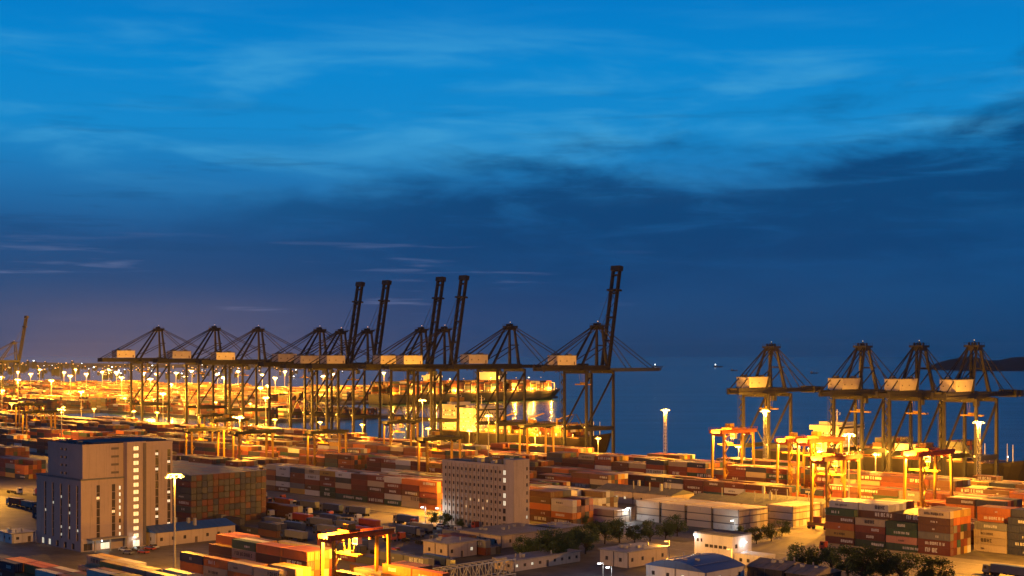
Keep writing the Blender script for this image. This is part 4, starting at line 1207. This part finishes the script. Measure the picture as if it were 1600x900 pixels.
ds = lowhouse('timber_shed', 'dark shed with ribbed tan roof right of the blue hall', 370, -341, 13, 15, 4, M_shed, M_tarp, 'gable_x', 2, 2)
ds = lowhouse('timber_shed', 'dark shed with ribbed tan roof below the front trees', 385, -342, 10, 15, 3.8, M_shed, M_tarp, 'gable_x', 2, 2)
lowhouse('gate_hut', 'small white hut left of the office tower', 118, -471, 13, 9, 3.4, M_white, M_rooftin, 'flat', 3, 2, .5)
# white street lamps
def street_lamp(c, b, h, power, lb, col=(.88,.96,1), m=None):
    r = empty('street_lamp', W(c,b), RZ)
    MB().tube((0,0,0),(0,0,h),.12,.07,8).build('pole', M_galv, r)
    MB().beam((0,0,h),(0,-1.4,h+.25),.1).build('arm', M_galv, r)
    hd = MB().box(-.28,.28,-2.2,-1.3,h+.12,h+.32).build('lamp_head', M_galv, r)
    MB().box(-.34,.34,-2.3,-1.3,h-.25,h+.11).build('lens', m or G_white, hd)
    lamp(r, (0,-1.8,h-.6), power, col, .25)
    tag(r, lb, 'street lamp', 'street lamps')
street_lamp(194,-322,7,600,'white street lamp at the foot of the middle office')
street_lamp(201,-320,7,440,'second white street lamp at the foot of the middle office')
street_lamp(250,-256,6,640,'white street lamp before the white refrigerated block')
street_lamp(302,-254,5,520,'white street lamp behind the white office roof')
street_lamp(338,-373,5,440,'white street lamp in the yard before the blue hall')
street_lamp(345,-377,5,320,'white street lamp at the foot of the blue hall')
street_lamp(112,-470,6,440,'white street lamp by the small hut left of the tower')
street_lamp(330,-330,7,3500,'orange street lamp in the lane behind the yellow house',(1,.415,.03),G_sod)
street_lamp(356,-330,7,3500,'orange street lamp between the blue hall and tan sheds',(1,.415,.03),G_sod)

# ------------------------------------------------------------------ refrigeration racks under the white containers
def rack(c0, b0, nb, pitch, rows, tiers, ch, lb):
    r = empty('refrigeration_rack', W(c0,b0), RZ)
    for i in range(nb):
        for t_ in range(1, tiers):
            MB().box(i*pitch-.05, i*pitch+12.25, -.12, rows*2.56+.1, t_*ch-.42, t_*ch-.02).build('rack_deck', M_frame, r)
    for i in range(nb+1):
        x_ = i*pitch-(.7 if i else .3)
        if i == nb: x_ = (i-1)*pitch+12.6
        for y_ in (-.3, rows*2.56+.2): MB().box(x_-.12, x_+.12, y_-.12, y_+.12, 0, tiers*ch-.1).build('rack_post', M_frame, r)
        MB().box(x_-.1, x_+.1, -.2, rows*2.56, tiers*ch-1.0, tiers*ch-.8).build('rack_beam', M_frame, r)
    tag(r, lb, 'rack')
rack(248,-250,4,13.5,8,3,2.95,'dark steel rack between tiers of the large white refrigerated block')
rack(224,-266,2,12.8,4,2,2.9,'dark steel rack between tiers of the low white row')
rack(296,-223,1,12.65,8,3,2.95,'dark steel rack between tiers of the small white block')
# ------------------------------------------------------------------ steel truss on the ground
tr = empty('steel_truss', W(310,-420), RZ)
LT = 32; n = 12
for x in (0, 4.2):
    for z in (.6, 5.2): MB().beam((x,0,z),(x,LT,z),.34).build('chord', M_galv, tr)
for i in range(n):
    y0, y1 = i*LT/n, (i+1)*LT/n
    for x in (0, 4.2):
        a_, b_ = (.6, 5.2) if i % 2 else (5.2, .6)
        MB().beam((x,y0,a_),(x,y1,b_),.2).build('diagonal', M_galv, tr); MB().beam((x,y0,.75),(x,y0,5.05),.16).build('post', M_galv, tr)
    MB().beam((.2,y0,5.2),(4.0,y0,5.2),.16).build('tie', M_galv, tr); MB().beam((.2,y0,.6),(4.0,y0,.6),.16).build('tie', M_galv, tr)
for y in (1, LT-1): MB().box(-.6, 4.8, y-.5, y+.5, 0, .42).build('sleeper', M_concrete, tr)
tag(tr, 'long steel lattice truss lying on the ground at the front', 'truss')

# ------------------------------------------------------------------ trees
def make_tree(seed, h):
    rr = random.Random(seed); r = empty('tree')
    tb = MB(); tb.tube((0,0,0),(.1,.05,h*.45),h*.032,h*.02,7)
    lobes = []
    for i in range(13):
        a = rr.uniform(0, 6.28); d = h*rr.uniform(.15,.42); z = h*rr.uniform(.28,.88)
        e = Vector((math.cos(a)*d, math.sin(a)*d, z)); tb.tube((.1*z/h,.05,h*rr.uniform(.12,.3)), e, h*.014, h*.005, 5)
        lobes.append((e, h*rr.uniform(.13,.22)))
    lobes.append((Vector((0,0,h*.85)), h*.2))
    tb.build('trunk', M_bark, r)
    mb = MB()
    for i in range(2300):
        p, rad = rr.choice(lobes)
        d = Vector((rr.gauss(0,1), rr.gauss(0,1), rr.gauss(0,.8))).normalized()*rad*(rr.random()**.4)*1.1
        q = p+d; s_ = rr.uniform(.14,.34)
        a = Vector((rr.gauss(0,1), rr.gauss(0,1), rr.gauss(0,.6))).normalized(); b = a.orthogonal().normalized()
        mb.add([q-a*s_, q-b*s_*.55, q+a*s_, q+b*s_*.55], [(0,1,2,3)])
    mb.build('crown', M_leaf, r)
    return r
protos = [make_tree(31+i, 8.0) for i in range(4)]
treesA = [(290.3,-360.5),(297.4,-361.5),(290.2,-347.7),(289.2,-340.0),(288.4,-331.7),(285.3,-320.8),(286.9,-314.4),(288.5,-307.9),(292.5,-303.8),(294.3,-297.0),(293.9,-287.3),(292.5,-278.4),(299.3,-338.6),(301.4,-349.2),(305.6,-361.3),(275.0,-306.5),(280,-300),(296,-354),(294,-332),(283,-327)]
treesB = [(322.8,-277.9),(326.5,-274.2),(326.4,-264.5),(321.0,-249.4)]
treesC = [(373.4,-317.5),(379.8,-318.3),(384.2,-315.6),(391.4,-317.1),(397.1,-316.5),(402.3,-314.6),(408.6,-314.9),(415.3,-314.7),(400,-323),(421.0,-315.2)]
treesD = [(200,-324),(209,-325),(217,-323),(236,-279),(242,-277)]
rt = random.Random(9); usedt = set()
def plant(c, b, s_, lb, grp):
    pr = rt.choice(protos)
    o = pr if id(pr) not in usedt else copy_tree(pr)
    usedt.add(id(pr))
    o.location = W(c,b); o.rotation_euler = (0,0,rt.uniform(0,6.28)); o.scale = (s_*rt.uniform(.95,1.2), s_*rt.uniform(.95,1.2), s_)
    tag(o, lb, 'tree', grp)
for i, p in enumerate(sorted(treesA, key=lambda p: pix(W(*p))[0])): plant(*p, rt.uniform(.8,1.15), f'dark leafy tree, {ORD[i+1]} from the left in the belt below the white block', 'trees of the middle belt')
for i, p in enumerate(treesB): plant(*p, rt.uniform(.75,1.0), f'small tree, {ORD[i+1]} from the left behind the white office', 'trees behind the white office')
for i, p in enumerate(sorted(treesC, key=lambda p: pix(W(*p))[0])): plant(*p, rt.uniform(1.1,1.4), f'dark front tree, {ORD[i+1]} from the left below the lit stack', 'trees in the front')
for i, p in enumerate(treesD): plant(*p, rt.uniform(.55,.8), f'small shadowed tree, {ORD[i+1]} from the left beside the middle office', 'trees by the middle office')

# ------------------------------------------------------------------ trucks and trailers
def make_truck(box_col):
    r = empty('truck')
    cb_ = MB(); cb_.add([(0,0,.9),(2.3,0,.9),(2.3,2.4,.9),(0,2.4,.9),(.35,.08,3.3),(2.2,.08,3.3),(2.2,2.32,3.3),(.35,2.32,3.3)], [(0,3,2,1),(4,5,6,7),(0,1,5,4),(1,2,6,5),(2,3,7,6),(3,0,4,7)])
    cab = cb_.build('cab', box_col[0], r)
    MB().add([(.13,.2,2.0),(.13,2.2,2.0),(.3,2.2,3.05),(.3,.2,3.05)], [(3,2,1,0)]).build('windscreen', M_glass, cab)
    MB().box(.6,1.6,.0,.06,2.0,2.9).build('side_window', M_glass, cab)
    ch = MB(); ch.box(1,14.2,.7,1.0,.85,1.15); ch.box(1,14.2,1.4,1.7,.85,1.15)
    for x in (3,6,9,12,14): ch.box(x,x+.2,.1,2.3,.95,1.2)
    ch.build('chassis', M_dark, r)
    for x in (.9,3.2,4.4,11.2,12.5,13.8):
        for y in (0,2.05): MB().tube((x,y,.5),(x,y+.35,.5),.5,None,10).build('wheel', M_dark, r)
    if box_col[1]:
        MB().box(2.9,14.4,.02,2.38,1.22,3.8).build('cargo_box', box_col[1], r)
    return r
M_tw = mat('truck_white', (.5,.48,.45),.4,.15,.5); M_tr = mat('truck_red', (.3,.05,.03),.4,.2,.5); M_tb = mat('truck_blue', (.04,.06,.14),.4,.2,.5); M_tg = mat('truck_grey', (.16,.16,.16),.5,.2,.5); M_to = mat('cargo_orange', (.4,.13,.04),.5,.2,.5)
tp = [(make_truck(a), n_) for a, n_ in (((M_tw,M_tr),'white cabbed truck with red box'),((M_tr,None),'empty red flatbed truck'),((M_tb,M_tg),'blue cabbed truck with grey box'),((M_tw,None),'empty white flatbed truck'),((M_tg,M_tb),'grey cabbed truck with dark blue box'))]
spots = [(93.7,-327.8),(109,-327),(126,-326.4),(143.2,-325),(60,-331),(76,-329),(100,-345),(118,-343),(135.6,-341),(152,-342),(169,-340),(112,-358),(130,-357),(147,-358),(165,-362),(182,-350),(150,-374),(168,-377),(186,-374),(182.3,-330),(198,-334),(211.8,-352.2),(226,-363.9),(228,-337),(214,-368),(-51.9,-391.8),(-29.8,-388),(-10,-393),(2,-416),(22,-418),(-70,-400),(232,-349),(205,-384),(190,-392),(224,-390),(245,-392),(418,-281),(352,-272),(64,-316),(80,-316),(196,-316.5),(70,-344),(86,-362),(104,-372),(122,-384),(196,-366),(180,-360),(160,-351),(206,-343),(240,-360),(262,-402),(278,-396),(222,-322),(330,-150),(200,-44),(-20,-30),(60,-42)]
usedk = set(); seen = {}
for i, (c, b) in enumerate(spots):
    pr, nm = tp[(i*7+i//3) % 5]
    o = pr if nm not in usedk else copy_tree(pr)
    usedk.add(nm)
    o.location = W(c,b,.02); o.rotation_euler = (0,0,RZ+rt.choice((0,0,math.pi))+rt.uniform(-.03,.03))
    if abs(o.rotation_euler[2]-RZ) > 1: o.location = W(c+14,b+2.4,.02)
    where = 'in the lorry park' if -400 < b < -315 and 50 < c < 250 else ('left of the tower' if c < 50 and b < -300 else ('near the front truss' if c < 300 and b < -300 else 'on the lit apron'))
    seen[(nm, where)] = seen.get((nm, where), 0)+1
    tag(o, f'{nm}, {ORD[seen[(nm,where)]]} one {where}', 'truck', 'parked trucks')
# cars by the tower entrance
def make_car(m):
    r = empty('car')
    MB().add([(0,0,.3),(4.3,0,.3),(4.3,1.75,.3),(0,1.75,.3),(.05,.05,.85),(4.25,.05,.8),(4.25,1.7,.8),(.05,1.7,.85)], [(0,3,2,1),(4,5,6,7),(0,1,5,4),(1,2,6,5),(2,3,7,6),(3,0,4,7)]).build('body', m, r)
    MB().add([(.6,.1,.84),(3.3,.1,.82),(3.3,1.65,.82),(.6,1.65,.84),(1.1,.25,1.42),(2.6,.25,1.42),(2.6,1.5,1.42),(1.1,1.5,1.42)], [(4,5,6,7),(0,1,5,4),(1,2,6,5),(2,3,7,6),(3,0,4,7)]).build('cabin', M_glass, r)
    MB().box(1.15,2.55,.27,1.48,1.42,1.46).build('roof', m, r)
    for x in (.8,3.4):
        for y in (-.02,1.55): MB().tube((x,y,.32),(x,y+.22,.32),.32,None,10).build('wheel', M_dark, r)
    return r
cars = [make_car(M_tw), make_car(M_tg), make_car(M_tr)]
cspots = [(176,-452,.3),(178,-448,.2),(180,-444,.3),(176.5,-440.5,.2),(184,-455,.4),(186,-450,.3),(205,-326,.1),(211,-328,.1),(226,-326,.1),(345,-340,.5),(350,-341,.4),(300,-325,.2),(307,-327,.3)]
for i, (c, b, a) in enumerate(cspots):
    o = cars[i % 3] if i < 3 else copy_tree(cars[i % 3])
    o.location = W(c,b,.02); o.rotation_euler = (0,0,RZ+a)
    grp = 'by the office tower entrance' if i < 6 else ('before the middle office' if i < 9 else 'between the small front buildings')
    tag(o, f'{["white","grey","red"][i%3]} parked car, {ORD[i+1]} of the row {grp}' if False else f'{["white","grey","red"][i%3]} car {["nearest","next","outer"][(i//3)%3]} {grp}', 'car', 'parked cars')
# fence of the front compound
def fence(c0, b0, c1, b1, h, lb):
    r = empty('steel_fence', W(c0,b0), RZ)
    dx_, dy_ = c1-c0, b1-b0; L_ = math.hypot(dx_, dy_); n_ = int(L_/2.5)
    for i in range(n_+1):
        t_ = i/n_; MB().box(dx_*t_-.06, dx_*t_+.06, dy_*t_-.06, dy_*t_+.06, 0, h).build('post', M_galv, r)
    for z in (h*.15, h*.55, h*.95): MB().beam((0,0,z),(dx_,dy_,z),.06).build('rail', M_galv, r)
    tag(r, lb, 'fence')
fence(404,-300,425,-296,2.4,'steel fence right of the front trees')
fence(60,-312,235,-312,1.1,'low guard rail along the bright road')
# boats and the glow of the town
def boat(u, Y, s_, lit, lb):
    r = empty('boat', ((u-800)/2100*Y, Y, -3.2), .4)
    MB().add([(-30,-5,0),(22,-5,0),(32,0,0),(22,5,0),(-30,5,0),(-31,-6,6),(24,-6,6),(38,0,8),(24,6,6),(-31,6,6)], [(0,1,6,5),(1,2,7,6),(2,3,8,7),(3,4,9,8),(4,0,5,9),(5,6,7,8,9)]).build('hull', M_hull, r)
    MB().box(-26,-14,-4.5,4.5,6,15).build('superstructure', M_super, r)
    if lit: MB().tube((-20,0,15),(-20,0,21),3.4,2.4,8).build('masthead_lamp', G_white, r)
    r.scale = (s_,)*3; tag(r, lb, 'boat')
boat(1028,8600,1.0,True,'tiny boat with white light, left of two on the horizon')
boat(1122,8600,1.0,True,'tiny boat with white light, right of two on the horizon')
boat(1272,5600,.6,False,'dark small boat on the sea above the lone small crane')
boat(1147,6600,.6,False,'dark small boat left of the lone small crane')
tw = MB(); r6 = random.Random(66)
for i in range(170):
    Y = r6.uniform(4200, 8600); u = r6.uniform(-20, 330) if r6.random() < .7 else r6.uniform(300, 560)
    x_ = (u-800)/2100*Y; z = r6.uniform(2, 34)*(1.4 if u < 140 else .5); s_ = Y*.00033*r6.uniform(.6,1.5)
    tw.box(x_-s_*3, x_+s_*3, Y+1, Y+s_*5, -3, z-s_, 1); tw.box(x_-s_, x_+s_, Y-s_*.5, Y+.5, z-s_, z+s_*.5, r6.choice((0,0,0,2)))
to = tw.build('distant_town', [G_sodsoft, M_hill, G_white]); to['kind'] = 'stuff'; to['label'] = 'scattered lights of the distant town along the far shore'; to['category'] = 'town'

# ------------------------------------------------------------------ the damp evening air
hz = MB().box(-14000, 14000, -2500, 11500, -8, 175)
hm = bpy.data.materials.new('haze'); hm.use_nodes = True
hm.node_tree.nodes.clear()
gh = NG(hm.node_tree)
pv = gh.n('ShaderNodeVolumePrincipled')
pv.inputs['Color'].default_value = (.9, .92, .95, 1); pv.inputs['Density'].default_value = 1.35e-5; pv.inputs['Anisotropy'].default_value = .3
mo_ = gh.n('ShaderNodeOutputMaterial'); gh.link(pv.outputs[0], mo_.inputs['Volume'])
ho = hz.build('haze', hm); ho['kind'] = 'stuff'
ho['label'] = 'damp evening haze over harbour and sea'; ho['category'] = 'haze'
SC.cycles.volume_bounces = 0
